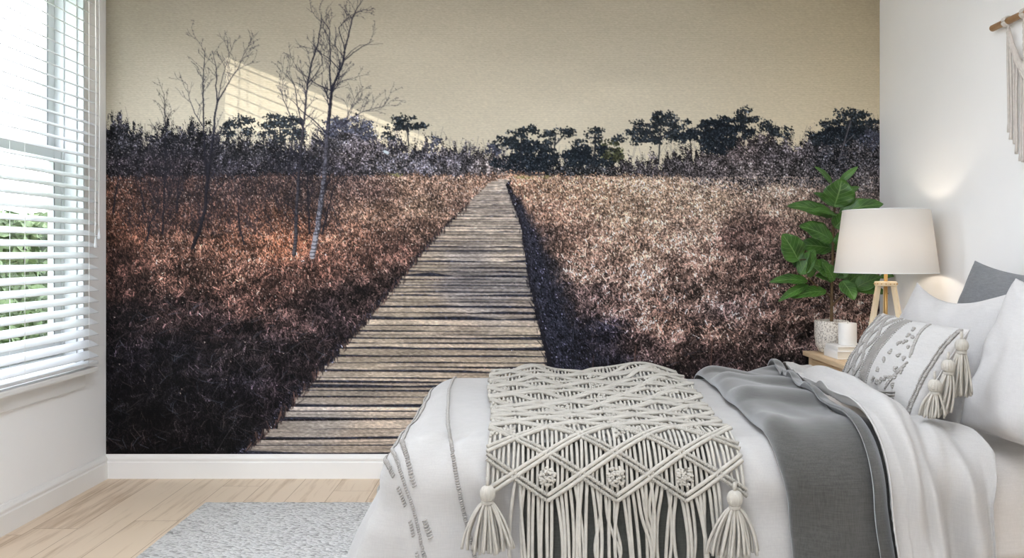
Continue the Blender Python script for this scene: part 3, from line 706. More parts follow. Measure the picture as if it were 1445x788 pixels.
    def limb(pts, w0, w1, col, tw=1.0, ca=None):
        n = len(pts)
        for i in range(n - 1):
            (x0, y0), (x1, y1) = pts[i], pts[i + 1]
            m = max(1, int(math.hypot(x1 - x0, y1 - y0) / 5))
            px, py = x0, y0
            for j in range(m):
                f = (j + 1) / m; qx, qy = x0 + (x1 - x0) * f + R.normal(0, .35), y0 + (y1 - y0) * f
                g = (i + f) / (n - 1); w = w0 + (w1 - w0) * g
                c = col if ca is None else ca + (col - ca) * min(1, g * 1.15)
                seg(px, py, qx, qy, w, c, .95)
                if ca is not None and w > 3:
                    seg(px + w * .4, py, qx + w * .4, qy, w * .35, c * .4, .8)
                    if R.random() < .55: seg(px - w * .4, py, px + w * .3, py + R.uniform(-.5, 1), 1.3, (38, 36, 42), .85)
                if tw and R.random() < tw * .62 * min(1, g * 1.5):
                    aa = math.atan2(qx - px, -(qy - py)) + R.choice([-1, 1]) * R.uniform(.35, .8)
                    twig(qx, qy, aa, R.uniform(9, 26), max(.7, w * .4), 1 + int(R.random() < .3), col)
                px, py = qx, qy
    wht = np.array([176, 176, 186])
    # tall pale birch
    limb([(441,362),(449,316),(456,262),(460,225),(462,190),(466,152),(468,132)], 7.5, 3.6, dkc, .35, wht)
    limb([(468,130),(476,108),(485,86),(486,74),(492,52),(497,28),(504,12),(512,0)], 3.2, .8, dkc, 1.1)
    limb([(487,85),(500,74),(512,66),(527,58)], 1.6, .7, dkc, .9)
    limb([(486,84),(497,72),(508,64),(540,62)], 1.2, .5, dkc, .4)
    limb([(487,75),(484,60),(478,40),(495,22),(513,14)], 1.4, .6, dkc, .6)
    limb([(467,128),(466,100),(466,70),(465,42),(456,28)], 2.2, .8, dkc, 1.1)
    limb([(468,122),(480,100),(466,84),(445,70)], 1.6, .7, dkc, .6)
    limb([(467,128),(445,118),(428,104)], 1.5, .7, dkc, .6)
    limb([(476,120),(485,114),(498,110)], 1.4, .6, dkc, .6)
    limb([(466,138),(478,112),(480,90),(474,66),(474,40)], 1.3, .6, dkc, .7)
    limb([(462,190),(445,172),(425,156),(410,140)], 1.8, .8, dkc, .6)
    limb([(480,180),(495,168),(512,158),(541,150)], 1.8, .6, dkc, 1.3)
    limb([(488,176),(492,160),(500,142),(505,132)], 1.2, .5, dkc, 1.2)
    # its darker neighbour
    limb([(415,360),(418,330),(418,305),(421,260),(424,220),(427,190),(431,155),(434,120),(440,88),(448,66),(452,42),(454,22)], 5.0, .9, dkc, 1.0, np.array([84, 82, 88]))
    limb([(418,305),(412,292),(402,286),(398,282)], 2.0, .8, np.array([36, 34, 40]), .4)
    limb([(434,120),(445,106),(455,90),(453,70)], 1.4, .6, dkc, .9)
    limb([(427,180),(420,150),(416,120),(405,100)], 1.6, .6, dkc, 1.2)
    limb([(423,200),(412,170),(400,140),(394,122)], 1.3, .6, dkc, 1.2)
    # twin birch further left
    limb([(272,350),(282,325),(290,296),(292,260),(297,225),(302,190),(304,160),(308,142)], 5.0, 2.2, np.array([44, 44, 56]), .5, np.array([34, 31, 36]))
    limb([(307,145),(305,120),(306,98),(300,72)], 1.8, .6, dkc, 1.1)
    limb([(307,145),(318,126),(326,112),(338,94),(346,72)], 2.0, .6, dkc, 1.1)
    limb([(308,142),(314,110),(324,80),(332,56)], 1.1, .5, dkc, .9)
    limb([(292,250),(289,210),(288,180),(287,140),(287,110),(290,68)], 3.0, .7, dkc, .8, np.array([36, 34, 42]))
    limb([(288,180),(275,160),(268,140),(264,120)], 1.3, .5, dkc, .9)
    limb([(291,290),(300,276),(312,262),(325,246)], 2.0, .8, np.array([36, 34, 40]), .9)
    limb([(288,300),(278,284),(266,272)], 1.5, .7, np.array([36, 34, 40]), .8)
    # dark bushy saplings
    for pts in ([(230,330),(232,280),(234,230),(234,180),(232,134)], [(208,340),(212,315),(222,300),(228,270)], [(345,345),(338,320),(337,295),(334,265)], [(437,330),(436,300),(434,260),(436,230)],
                [(455,330),(462,300),(470,270),(484,240)], [(205,300),(200,270),(196,230)], [(250,300),(252,262),(256,226)], [(160,300),(166,262),(172,220)]):
        limb(pts, 2.6, .8, np.array([34, 33, 40]), 1.3)
    for k in range(1000):
        cx = R.choice([205, 230, 236, 285, 300, 340, 380, 415, 440, 470]); x = R.normal(cx, 20); y = R.uniform(215, 335)
        twig(x, y, R.normal(0, .5), R.uniform(8, 26), .8, int(R.random() < .6), np.array([36, 34, 40]) * R.uniform(.8, 1.3))
    # pale far hut between the trunks
    seg(543, 214, 547, 216, 4, (170, 184, 196), .9)
    # ---- finish: printed grain and woven paper
    img = np.clip(img, 4, 245)
    lumi = img.mean(2, keepdims=True)
    img = lumi + (img - lumi) * 1.0
    wv = np.sin(Y * (2 * math.pi / 2.93) + .6 * np.sin(X * .31)) * (.6 + .8 * vn(9, 1.4, 71))
    gm = R.normal(0, 1, (H, W)).astype(np.float32)
    gm = (gm + np.roll(gm, 1, 1) + np.roll(gm, 2, 1)) / 1.73
    img *= (1 + .018 * wv + .018 * gm)[..., None]
    return np.clip(img / 255.0, 0.008, 0.97)

def build_mural():
    A = paint_mural()
    H, Wd = A.shape[:2]
    s = YB / FPX
    xs = (np.arange(Wd) + MX0 - VPX) * s; zs = ZC - (np.arange(H) + MY0 - VPY) * s
    xs[0] = XL + .0008; xs[-1] = XR - .0008; zs[0] = ZCEIL - .001; zs[-1] = .1232
    P = np.zeros((H, Wd, 3)); P[..., 0] = xs[None]; P[..., 1] = YB - .004; P[..., 2] = zs[:, None]
    mb = MB().grid(P)
    # thin paper edge back to the wall
    n = H * Wd; c = [[xs[0], YB - .0005, zs[0]], [xs[-1], YB - .0005, zs[0]], [xs[-1], YB - .0005, zs[-1]], [xs[0], YB - .0005, zs[-1]]]
    mb.add(c, [[0, 1, 2, 3]])
    k = NT('printed_mural_paper'); at = k.n('ShaderNodeAttribute'); at.attribute_name = 'print'
    k.l(at.outputs['Color'], k.b.inputs['Base Color']); k.b.inputs['Roughness'].default_value = .8; k.b.inputs['Specular IOR Level'].default_value = .12
    w = k.n('ShaderNodeTexWave'); w.bands_direction = 'Z'; w.inputs['Scale'].default_value = 30; w.inputs['Distortion'].default_value = 1.5; k.l(k.coord((1, 1, 1)), w.inputs['Vector']); k.bump(w.outputs['Fac'], .05, .002)
    o = mb.build('wall_mural', k.m, smooth=False)
    B = np.where(A <= .04045, A / 12.92, ((A + .055) / 1.055) ** 2.4) * MURAL_GAIN
    B = np.clip(B, .0015, .92)
    col = np.ones((len(o.data.vertices), 4), np.float32); col[:n, :3] = B.reshape(-1, 3); col[n:, :3] = .6
    at = o.data.color_attributes.new('print', 'FLOAT_COLOR', 'POINT'); at.data.foreach_set('color', col.ravel())
    tag(o, 'large printed mural of a wooden boardwalk crossing brown heath, covering the back wall', 'wall mural')
build_mural()

# ================================================================ outside the window
struct(MB().box(-30, XL - .17, -14, 26, -.45, -.3).build('ground_outside', M['lawn'], smooth=False))
def hedge(name, x0, x1, y0, y1, z1, n, seed, label, leaf=.07):
    R = np.random.default_rng(seed); m = MB()
    nx, ny, nz = 5, max(4, int((y1 - y0) / .25)), max(4, int((z1 + .3) / .25))
    core = MB()
    m.box(x0 + .18, x1 - .18, y0 + .02, y1 - .02, -.3, z1 - .15)
    P = np.stack([R.uniform(x0, x1, n), R.uniform(y0 + .07, y1 - .07, n), -.28 + (z1 + .28) * R.random(n) ** .8], -1)
    face = R.integers(0, 4, n)
    P[face < 2, 0] = x1 - .22 * R.random((face < 2).sum()); P[face == 2, 2] = z1 - .2 * R.random((face == 2).sum()); P[:, 2] += .12 * vnoise(P[:, 1] * 2.2, P[:, 0] * 2.2, seed)
    a = R.normal(0, 1, (n, 3)); a /= np.linalg.norm(a, axis=1, keepdims=True); b = np.cross(a, R.normal(0, 1, (n, 3))); b /= np.linalg.norm(b, axis=1, keepdims=True)
    L = leaf * R.uniform(.7, 1.4, (n, 1)); w = L * .5
    V = np.stack([P - a * L, P + b * w, P + a * L, P - b * w], 1)
    m.add(V.reshape(-1, 3), (np.arange(n)[:, None] * 4 + np.arange(4)[None]))
    return tag(m.build(name, M['hedge'], smooth=False), label, 'hedge')
hedge('hedge', -5.9, -4.9, 5.2, 13.5, 1.55, 9000, 3, 'low green garden hedge seen between the blind slats')
hedge('hedge', -8.6, -7.5, 1.06, 2.15, 4.22, 5500, 5, 'unseen narrow hedge block added to keep sun off the lower mural')  # sun blocker out of view, added to shade the lower window
hedge('hedge', -8.6, -7.5, -5.5, .92, 4.85, 16000, 7, 'unseen tall hedge added to keep direct sun off the bed and mural')  # sun blocker out of view, added to limit the sunlit patch

# ================================================================ rug
nx, ny = 180, 200
rx = np.linspace(-1.448, 1.05, nx); ry = np.linspace(1.15, 3.722, ny)
RX, RY = np.meshgrid(rx, ry, indexing='ij')
ed = np.minimum(np.minimum(RX - rx[0], rx[-1] - RX), np.minimum(RY - ry[0], ry[-1] - RY))
RZ = .006 + .008 * np.sqrt(np.clip(ed / .012, 0, 1)) + .002 * vnoise(RX * 60, RY * 90, 2)
RZ = np.where(ed < 1e-6, .0012, RZ)
tag(MB().grid(np.stack([RX, RY, RZ], -1)).build('area_rug', M['rug'], origin=(-.2, 2.4, 0)), 'pale grey chunky woven rug on the plank floor running under the bed', 'rug')
# ================================================================ bed
XF, YN, YF, ZT, RR = -.25, 2.23, 3.25, .650, .13      # where the covers start to bend over the mattress edge
bed = empty('bed', (.72, 2.75, 0), 'low brown wooden bed frame beneath the white mattress', 'bed')
MB().box(-.27, 1.79, 2.125, 2.16, .225, .350, .006).build('side_rail', M['rail_wood'], bed)
MB().box(-.27, 1.79, 3.32, 3.355, .225, .350, .006).build('side_rail', M['rail_wood'], bed)
MB().box(-.30, -.271, 2.125, 3.355, .225, .350, .006).build('foot_rail', M['rail_wood'], bed)
MB().box(-.27, 1.79, 2.161, 3.319, .30, .345).build('slat_base', M['rail_wood'], bed, smooth=False)
for lx in (-.22, 1.70):
    for ly in (2.19, 3.29):
        MB().lathe([(0, .0), (.022, .0), (.032, .298), (0, .298)], (lx, ly, .018 if lx < 1 else .001), 20).build('leg', M['rail_wood'], bed)

def hang(a, b, ztop=ZT):
    """cover laid on the bed: plan position (a along the bed, b across) -> point and outward normal"""
    a = np.asarray(a, float); b = np.asarray(b, float)
    dx = np.maximum(XF - a, 0); dn = np.maximum(YN - b, 0); df = np.maximum(b - YF, 0); dy = dn + df
    p = 2.4; d = (dx ** p + dy ** p) ** (1 / p)
    h = np.hypot(dx, dy) + 1e-9; nx, ny = -dx / h, (df - dn) / h
    fl = .42 * nx ** 2 + .13 * ny ** 2
    th = np.clip(d / RR, 0, PI / 2); e = np.maximum(d - RR * PI / 2, 0)
    H = RR * np.sin(th) + fl * e * np.clip(e / .1, .4, 1); G = RR * (1 - np.cos(th)) + e * np.sqrt(1 - fl ** 2)
    P = np.stack([np.maximum(a, XF) + nx * H, np.clip(b, YN, YF) + ny * H, ztop - G], -1)
    N = np.stack([nx * np.sin(th), ny * np.sin(th), np.cos(th)], -1)
    return P, N
def puff(a, b):
    """swells and creases of the duvet"""
    a = np.asarray(a, float); b = np.asarray(b, float)
    dx = np.maximum(XF - a, 0); dn = np.maximum(YN - b, 0); d = dx + dn
    o = .020 * vnoise(a * 2.6 + 3, b * 2.6, 1) + .012 * vnoise(a * 6, b * 6, 2)
    o += .010 * vnoise(a * 3 + b * 9, b * 3 - a * 7, 3) * sstep(.0, .2, d)
    # swells under the runner's far edge
    o += .020 * np.exp(-((a - .06) / .075) ** 2) * np.exp(-((b - 3.14) / .28) ** 2) + .032 * np.exp(-((a - .475) / .085) ** 2) * np.exp(-((b - 3.10) / .30) ** 2)
    o -= .022 * sstep(.72, .9, a) * sstep(2.8, 3.1, b)
    # hanging folds
    o += .020 * np.sin(a * 15 + 1.3 * np.sin(b * 3)) * sstep(.10, .5, dn) * (dx < .3)
    o += .018 * np.sin(b * 13 + .8) * sstep(.10, .5, dx)
    o += -.018 * np.exp(-(((a + .19) - .35 * (b - 2.2)) / .03) ** 2) * np.exp(-((b - 2.22) / .10) ** 2)
    o += .012 * np.exp(-(((a + .10) + .75 * (b - 2.06)) / .035) ** 2) * np.exp(-((b - 2.1) / .12) ** 2)
    o += .010 * np.exp(-(((a - .62) + .5 * (b - 2.1)) / .03) ** 2) * np.exp(-((b - 2.12) / .14) ** 2) * sstep(2.3, 2.1, b)
    return o
def cover(a, b, off=0.):
    P, N = hang(a, b); return P + N * (puff(a, b) + off)[..., None], N

# mattress
sm = MB().box(-.255, 1.785, 2.165, 3.315, .346, .585, .03)
mt = tag(sm.build('mattress', M['sheet']), 'white mattress on the bed frame, its bare sheeted side showing below the pillows', 'mattress')
# fitted sheet: soft top with rumpled near side at the head end
na, nb = 70, 60
A, B = np.meshgrid(np.linspace(1.06, 1.79, na), np.linspace(1.90, 3.40, nb), indexing='ij')
P, N = hang(A, B, .612)
P = P + N * (.012 * vnoise(A * 5 + B * 6, B * 4, 6) + .006 * vnoise(A * 16, B * 10, 8) - .012 + .012 * sstep(2.2, 2.0, B) * np.sin(A * 22))[..., None]
P[..., 2] = np.maximum(P[..., 2], .362)
modsolid(MB().grid(P).build('fitted_sheet', M['sheet'], mt), .004)

# white duvet over the foot half
na, nb = 190, 230
A, B = np.meshgrid(np.linspace(-.25 - .68, 1.0, na), np.linspace(2.23 - .60, 3.25 + .52, nb), indexing='ij')
P, N = cover(A, B); P[..., 2] = np.maximum(P[..., 2], .03)
duv = modsolid(MB().grid(P).build('duvet', M['linen_white']), .012)
tag(duv, 'white duvet with grey tufted stripes draped over the foot half of the bed', 'duvet')
RNG = np.random.default_rng(5)
def stripe(pts, style, name='tufted_stripe'):
    """rows of little yarn tufts following a plan path"""
    pts = np.array(pts, float); s = np.concatenate([[0], np.cumsum(np.linalg.norm(np.diff(pts, axis=0), axis=1))])
    t = np.arange(0, s[-1], .0062 if style == 'line' else .0075); m = MB()
    a = np.interp(t, s, pts[:, 0]); b = np.interp(t, s, pts[:, 1])
    ta = np.gradient(a); tb = np.gradient(b); L = np.hypot(ta, tb); ta /= L; tb /= L
    on = np.ones(len(t), bool)
    if style == 'dash':
        q = vnoise(t * 22, t * 0 + 3.3, int(pts[0, 0] * -100)); on = (q > -.13) | (b > 2.3)
    w = .0042 if style == 'line' else .0062
    for i in range(len(t)):
        if not on[i]:
            if m.n: m.build('tufted_dash', M['stitch'], duv); m = MB()
            continue
        u = np.linspace(-1, 1, 4); ja = RNG.normal(0, .0006)
        pa = a[i] - tb[i] * w * u + ja; pb = b[i] + ta[i] * w * u
        Q, N = cover(pa, pb, .001); Q = Q + N * (.0036 * np.sqrt(1 - .8 * u ** 2))[:, None]
        m.tube(Q, .0021 + RNG.uniform(0, .0005), 5, ref=N)
    if m.n: m.build(name if style == 'line' else 'tufted_dash', M['stitch'], duv)
def shift(da, db=0, k=1.):
    base = [(-.395, 3.30), (-.385, 3.05), (-.375, 2.8), (-.372, 2.55), (-.372, 2.35), (-.35, 2.18), (-.31, 2.05), (-.25, 1.9), (-.205, 1.76)]
    return [(a + da * k, b) for a, b in base]
stripe(shift(-.030), 'dash'); stripe(shift(0), 'line'); stripe(shift(.032), 'dash')
stripe([(-.262, 3.30), (-.265, 3.0), (-.245, 2.75), (-.225, 2.5), (-.205, 2.3), (-.180, 2.14), (-.150, 2.0), (-.115, 1.86), (-.10, 1.76)], 'line', 'ladder_stripe')
edge = [(-.25 - .45, b) for b in np.linspace(3.5, 2.9, 12)]
stripe(edge, 'dash')

OFF = {}
def layer(name, e0, e1, base, thick, matl, roll=.05, roll1=.05, nu=60, nv=150, b0=1.70, b1=3.60, wr=None, parent=None, label=None, cat=None, over=(), wgain=1., marg=.026, thk=.008):
    """a cover lying across the bed between two edge curves e0(b), e1(b), with puffed rolled edges"""
    t = np.linspace(0, 1, nu); t = .5 - .5 * np.cos(PI * t) if nu > 20 else t
    b = np.linspace(b0, b1, nv); T, B = np.meshgrid(t, b, indexing='ij')
    A0 = np.interp(B, *zip(*sorted(e0, key=lambda q: q[0]))); A1 = np.interp(B, *zip(*sorted(e1, key=lambda q: q[0])))
    A = A0 + T * (A1 - A0); P, N = hang(A, B)
    def off(A, B):
        a0 = np.interp(B, *zip(*sorted(e0, key=lambda q: q[0]))); a1 = np.interp(B, *zip(*sorted(e1, key=lambda q: q[0])))
        d0 = np.clip((A - a0) / roll, 0, 1); d1 = np.clip((a1 - A) / roll1, 0, 1)
        pr = np.sqrt(np.clip(1 - (1 - d0) ** 2, 0, 1)) * np.sqrt(np.clip(1 - (1 - d1) ** 2, 0, 1))
        o = base + thick * pr + (wgain * wr(A, B, T) * pr if wr else 0) + puff(A, B) * sstep(1.25, 1.0, A)
        for f in over: o = np.maximum(o, f(A, B) + marg)
        return np.where((A >= a0 - .012) & (A <= a1 + .035), o, -1.)
    o = off(A, B)
    P = P + N * o[..., None]
    P[..., 2] = np.maximum(P[..., 2], .03)
    ob = modsolid(MB().grid(P).build(name, matl, parent), thk)
    if label: tag(ob, label, cat)
    OFF[name] = off
    return ob
# grey throw
g0 = [(1.6, .70), (1.85, .690), (2.02, .682), (2.10, .664), (2.2, .655), (2.35, .662), (2.7, .672), (3.1, .70), (3.3, .705), (3.7, .72)]
g1 = [(1.6, .905), (1.85, .888), (2.02, .876), (2.15, .872), (2.3, .865), (2.5, .868), (2.8, .915), (3.1, .985), (3.3, 1.02), (3.7, 1.05)]
def wr_grey(A, B, T):
    o = .016 * vnoise(A * 5 + 2, B * 4, 11) + .014 * np.maximum(0, np.sin(B * 21 + A * 14 + 3 * vnoise(A * 3, B * 3, 9))) * sstep(2.25, 2.5, B)
    o += .010 * vnoise(A * 12 + B * 4, B * 3, 12) + .008 * np.sin(A * 34 + 1.6 * np.sin(B * 5)) * sstep(2.2, 1.95, B)
    o -= .010 * sstep(2.8, 3.1, B)
    return o
th = layer('throw_blanket', g0, [(q[0], q[1] + .045) for q in g1], .016, .044, M['grey_linen'], .06, .05, wr=wr_grey, wgain=1.25, label='dark grey linen throw laid across the middle of the bed over the white duvet', cat='throw blanket')
# folded-back lip of the throw
l0 = g1
l1 = [(q[0], q[1] + .085) for q in g1]
layer('folded_edge', l0, l1, .024, .018, M['grey_linen'], .022, .03, nu=34, over=[OFF['throw_blanket']], wr=lambda A, B, T: .006 * vnoise(A * 14, B * 9, 14) + .006 * np.sin(B * 17 + A * 9), parent=th)
# white comforter turned back towards the foot, over the throw
c0 = [(1.6, .925), (1.85, .918), (2.02, .914), (2.10, .912), (2.2, .890), (2.35, .886), (2.6, .925), (2.8, .962), (3.1, 1.025), (3.3, 1.068), (3.7, 1.10)]
c1 = [(1.6, 1.195), (1.85, 1.19), (2.02, 1.192), (2.12, 1.222), (2.19, 1.205), (2.27, 1.09), (2.4, 1.055), (3.0, 1.06), (3.1, 1.12), (3.3, 1.20), (3.7, 1.24)]
def wr_white(A, B, T):
    o = .012 * vnoise(A * 5, B * 4, 21) + .014 * np.exp(-((A - (.965 + .10 * (B - 2.1))) / .03) ** 2) * sstep(2.05, 2.3, B)
    o -= .022 * np.exp(-((A - (1.035 + .13 * (B - 2.1) + .02 * np.sin(B * 6))) / .022) ** 2) * sstep(2.0, 2.25, B)
    o += .018 * np.exp(-((A - (1.11 + .12 * (B - 2.1))) / .05) ** 2) * sstep(2.1, 2.4, B)
    n = B - 2.05
    o += sstep(2.3, 2.05, B) * (.016 * np.sin((A * 52 + n * 10 + 2 * vnoise(A * 8, B * 6, 22))) * .8 + .012 * vnoise(A * 30, B * 4, 23))
    o -= .026 * sstep(1.02, 1.10, A) * sstep(2.38, 2.22, B) + .014 * sstep(2.75, 3.1, B)
    o -= .020 * np.exp(-((A - (1.005 - .10 * n)) / .016) ** 2) * sstep(2.2, 2.05, B) * sstep(1.8, 1.95, B)
    return o
layer('comforter', c0, c1, .040, .046, M['linen_white'], .055, .035, nu=110, nv=220, wgain=1.7, marg=.034, thk=.004, over=[OFF['throw_blanket'], OFF['folded_edge']], wr=wr_white, label='white comforter turned back across the bed beside the pillows, overlapping the grey throw', cat='comforter')

# ================================================================ macrame runner
RX0, RX1 = -.092, .575
RL = 1.272                                    # length from the far edge to the lowest diamond tips
BFAR = 3.30
def rp(x, v, o=0.):
    """point on the runner: x along the bed, v along its length from the far edge"""
    x = np.asarray(x, float); v = np.asarray(v, float); b = BFAR - v
    x = x + .0 * v
    xx = .245 + (x - .245) * (1 + .07 * (1 - v / RL)) + .012 * np.sin(v * 5) * ((x - .245) / .33)
    P, N = cover(xx, b, 0.016); wv = .007 * np.sin(v * 34 + 2.2 * np.sin(xx * 7)) * sstep(.95, .7, v)
    return P + N * (o + wv)[..., None] if np.ndim(o + wv) else P + N * (o + wv), N
run = empty('bed_runner', (.24, 2.7, .67), 'pale grey knotted macrame runner with diamonds, fringe and two corner tassels hanging over the bed', 'bed runner')
per = .1765; hh = .0510; xmid = .243 + .002
vb = lambda x: RL - 0.0 * x
def tri(x, ph): 
    q = (x - xmid) / per + ph; f = q - np.floor(q); return 1 - 2 * np.abs(f - .5) * 1.0   # 0 at tips (f=0), 1 at half
# warp cords
xs = np.linspace(RX0 + .006, RX1 - .006, 52)
def vbottom(x):  # v of the lowest zigzag at x
    return RL - hh * tri(x, 0.)
m = MB()
for i, x in enumerate(xs):
    ve = min(float(vbottom(x)), RL); v = np.arange(0, ve, .009); v = np.append(v, ve)
    P, N = rp(np.full(len(v), x) + .0010 * np.sin(v * 31 + i * 1.9), v, .0040 + .0025 * np.sin(v * 43 + i * 2.1))
    m.tube(P, .0043, 6, ref=N)
m.build('knotted_panel', M['macrame'], run)
# diagonal knotted ridges
nrow = 25
sm_, rb = MB(), MB()
for j in range(nrow):
    vt = RL - j * hh
    for k in range(-4, 5):
        xt = xmid + k * per
        for sgn in (-1, 1):
            # from the node at (xt) to the node half a period away
            if j % 2 == 0: xa, va, xb_, vb_ = xt, vt, xt + sgn * per / 2, vt - hh
            else: xa, va, xb_, vb_ = xt + sgn * per / 2, vt, xt, vt - hh
            lo, hi = min(xa, xb_), max(xa, xb_)
            c0_, c1_ = max(lo, RX0), min(hi, RX1)
            if c1_ - c0_ < .012: continue
            f0, f1 = [(c - xa) / (xb_ - xa) for c in ((c0_, c1_) if xb_ > xa else (c1_, c0_))]
            ribbed = (xb_ - xa) * (vb_ - va) > 0
            for dv in (-.0064, .0064):
                f = np.linspace(f0, f1, 60 if ribbed else 26)
                x = xa + (xb_ - xa) * f; v = va + (vb_ - va) * f + dv
                v = np.maximum(v, 0.0)
                if v.max() - v.min() < 1e-4: continue
                P, N = rp(x, v, .0105)
                if ribbed: rb.tube(P, .0050 + .0022 * np.sin(np.arange(60) * PI / 1.5), 6, ref=N)
                else: sm_.tube(P, .0058, 7, ref=N)
sm_.build('plain_ridge_lattice', M['macrame'], run); rb.build('ribbed_ridge_lattice', M['macrame'], run)
# knotted fill in part of the lattice and flower knots in the lowest diamonds
RNG = np.random.default_rng(8)
C = []; 
for j in range(2, nrow):
    for k in range(-4, 5):
        cx = xmid + (k + (.25 if j % 2 else .25)) * per; cv = RL - (j + .5) * hh
        if (j + k) % 2 and j > 3 or RNG.random() < .25:
            n = 46; u = RNG.uniform(-1, 1, (n, 2))
            x = cx + u[:, 0] * per * .22; v = cv + u[:, 1] * hh * .36 - u[:, 0] * hh * .3
            ok = (x > RX0 + .006) & (x < RX1 - .006) & (v > .01) & (v < RL - hh)
            if ok.any(): P, N = rp(x[ok], v[ok], .0085); C.append(P)
kn = MB().knots(np.concatenate(C), RNG.uniform(.0038, .0056, sum(map(len, C)))); kn.build('seed_knot_texture', M['macrame'], run)
for k in (-1, 0, 1):
    n = 70; r = .023 * np.sqrt(RNG.random(n)); a = RNG.uniform(0, 2 * PI, n)
    P, N = rp(xmid + k * per + r * np.cos(a), RL - hh + .004 + r * np.sin(a) * .95, .011 + .007 * (1 - r / .023))
    MB().knots(P, RNG.uniform(.0036, .0052, n)).build('flower_knot', M['macrame'], run)
# fringe: every cord a part of its own
fx = np.linspace(xmid - 1.46 * per, xmid + 1.46 * per, 46)
for i, x in enumerate(fx):
    v0 = float(vbottom(x)); k = round((x - xmid) / per); cx = xmid + k * per
    t = np.linspace(0, 1, 26)
    P0, N0 = rp(np.array([x]), np.array([v0]), .009)
    ln = .335 + RNG.uniform(-.02, .02)
    dr = (x - cx) / (per / 2)
    w = RNG.normal(0, .010) * np.sin(PI * t * RNG.uniform(.8, 1.6)) + RNG.normal(0, .016) * t ** 2 + .010 * dr * np.sin(PI * t) ** .8 - .004 * dr * t
    if i in (19, 20, 22, 27, 28, 31): w += RNG.choice([-1, 1]) * .022 * np.sin(2 * PI * t * RNG.uniform(.5, .8)) * sstep(.15, .5, t)
    b = (BFAR - v0) - t * ln
    Q, N = cover(np.full(26, x) + w, b, .016 + .007 * RNG.random() * sstep(0, .3, t) + .008 * sstep(0, .08, t))
    MB().tube(Q, np.full(26, .0046), 7, ref=N).build('fringe_cord', M['macrame'], run)
# dark cloth lining behind the fringe
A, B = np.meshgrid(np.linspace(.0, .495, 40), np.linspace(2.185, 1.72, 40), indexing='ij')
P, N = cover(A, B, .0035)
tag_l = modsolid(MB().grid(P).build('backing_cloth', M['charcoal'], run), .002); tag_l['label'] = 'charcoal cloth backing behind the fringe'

def tassel(parent, top, s=1.0, ln=.125, flare=.062, n=30, name='tassel', m_=None, sway=(0, 0), nrm=(0, -1, 0), seed=1, flat=.55, hd=.0165):
    """hanging tassel: neck loop, round ribbed head and a skirt of cords"""
    R = np.random.default_rng(seed); m_ = m_ or M['macrame']; top = np.array(top, float); nrm = np.array(nrm, float)
    sx = np.cross(nrm, [0, 0, 1.]); sx /= np.linalg.norm(sx)
    h = MB()
    h.tube([top + [0, 0, .012], top, top + [0, 0, -.012]], .004 * s, 7)
    cz = top + np.array([0, 0, -.012 - hd * s * .9])
    nl = 20; th = np.linspace(0, PI, 13); ph = np.arange(60) * 2 * PI / 60
    rr = hd * s * (np.sin(th)[:, None] ** .8) * (1 + .05 * np.cos(ph * 15)[None]) + .0005
    P = np.stack([rr * np.cos(ph), rr * np.sin(ph), np.repeat((hd * 1.12 * s * np.cos(th))[:, None], 60, 1)], -1)
    h.grid(P + cz, closed_v=True)
    band = cz + [0, 0, -hd * s * 1.02]
    for q in range(3): 
        a = np.linspace(0, 2 * PI, 25); h.tube(np.stack([.0118 * s * np.cos(a), .0118 * s * np.sin(a), np.full(25, -.002 * q)], -1) + band, .0018 * s, 5, cap=False)
    hd_o = h.build(name, m_, parent)
    k = MB(); t = np.linspace(0, 1, 12)
    for i in range(n):
        a = i * 2.39996; q = math.sqrt((i + .5) / n)
        ox, oy = q * math.cos(a), q * math.sin(a)
        L = ln * (1 - .10 * q * q) * R.uniform(.94, 1.03)
        out = (.010 * s + flare * (t ** .75) * (1 - .18 * t * t))
        x = ox * out + R.normal(0, .003) * np.sin(PI * t) + sway[0] * t ** 1.5; y = oy * out * flat + R.normal(0, .002) * t
        Q = band[None] + x[:, None] * sx[None] + (y[:, None] + sway[1] * t[:, None]) * (-nrm)[None] + np.stack([0*t, 0*t, -.002 - L * t], -1)
        k.tube(Q, .0034 * s, 6)
    k.build('tassel_skirt', m_, hd_o)
for xx, sd_, sw in ((RX0 - .004, 3, -.004), (RX1 + .006, 4, .004)):
    Q = W(688, 681, 2.035) if sd_ == 3 else W(1037, 688, 2.035)
    tassel(run, Q, 1.12, .128, .072, 36, seed=sd_, sway=(sw, 0), flat=.45, hd=.0165)

# ================================================================ pillows
def frame_from(c, u, n):
    u = np.array(u, float); u /= np.linalg.norm(u); n = np.array(n, float); n -= u * (n @ u); n /= np.linalg.norm(n)
    v = np.cross(n, u); return np.array(c, float), u, v, n
def pil_pt(fr, w, h, t, U, V, side=1, pinch=.07, seed=0, sag=0., wrk=1.):
    c, u, v, n = fr
    x = w / 2 * U * (1 - pinch * (1 - V ** 2)); y = h / 2 * V * (1 - pinch * (1 - U ** 2))
    e = np.clip((1 - U ** 2) * (1 - V ** 2), 0, 1)
    z = side * t / 2 * e ** .42
    cr = np.clip(1 - e, 0, 1)
    z = z + side * wrk * (.010 * vnoise(U * 2.3 + seed, V * 2.3, seed) + .009 * vnoise((U + V) * 5 + seed, (U - V) * 1.6, seed + 1) * cr) * e ** .3
    z = z + side * wrk * .005 * np.sin(9 * np.arctan2(V, U) + seed) * sstep(.5, .95, np.maximum(abs(U), abs(V))) * np.minimum(e * 6, 1)
    y = y + sag * (U ** 2 - .4) * (V + 1) / 2
    return c + x[..., None] * u + y[..., None] * v + z[..., None] * n
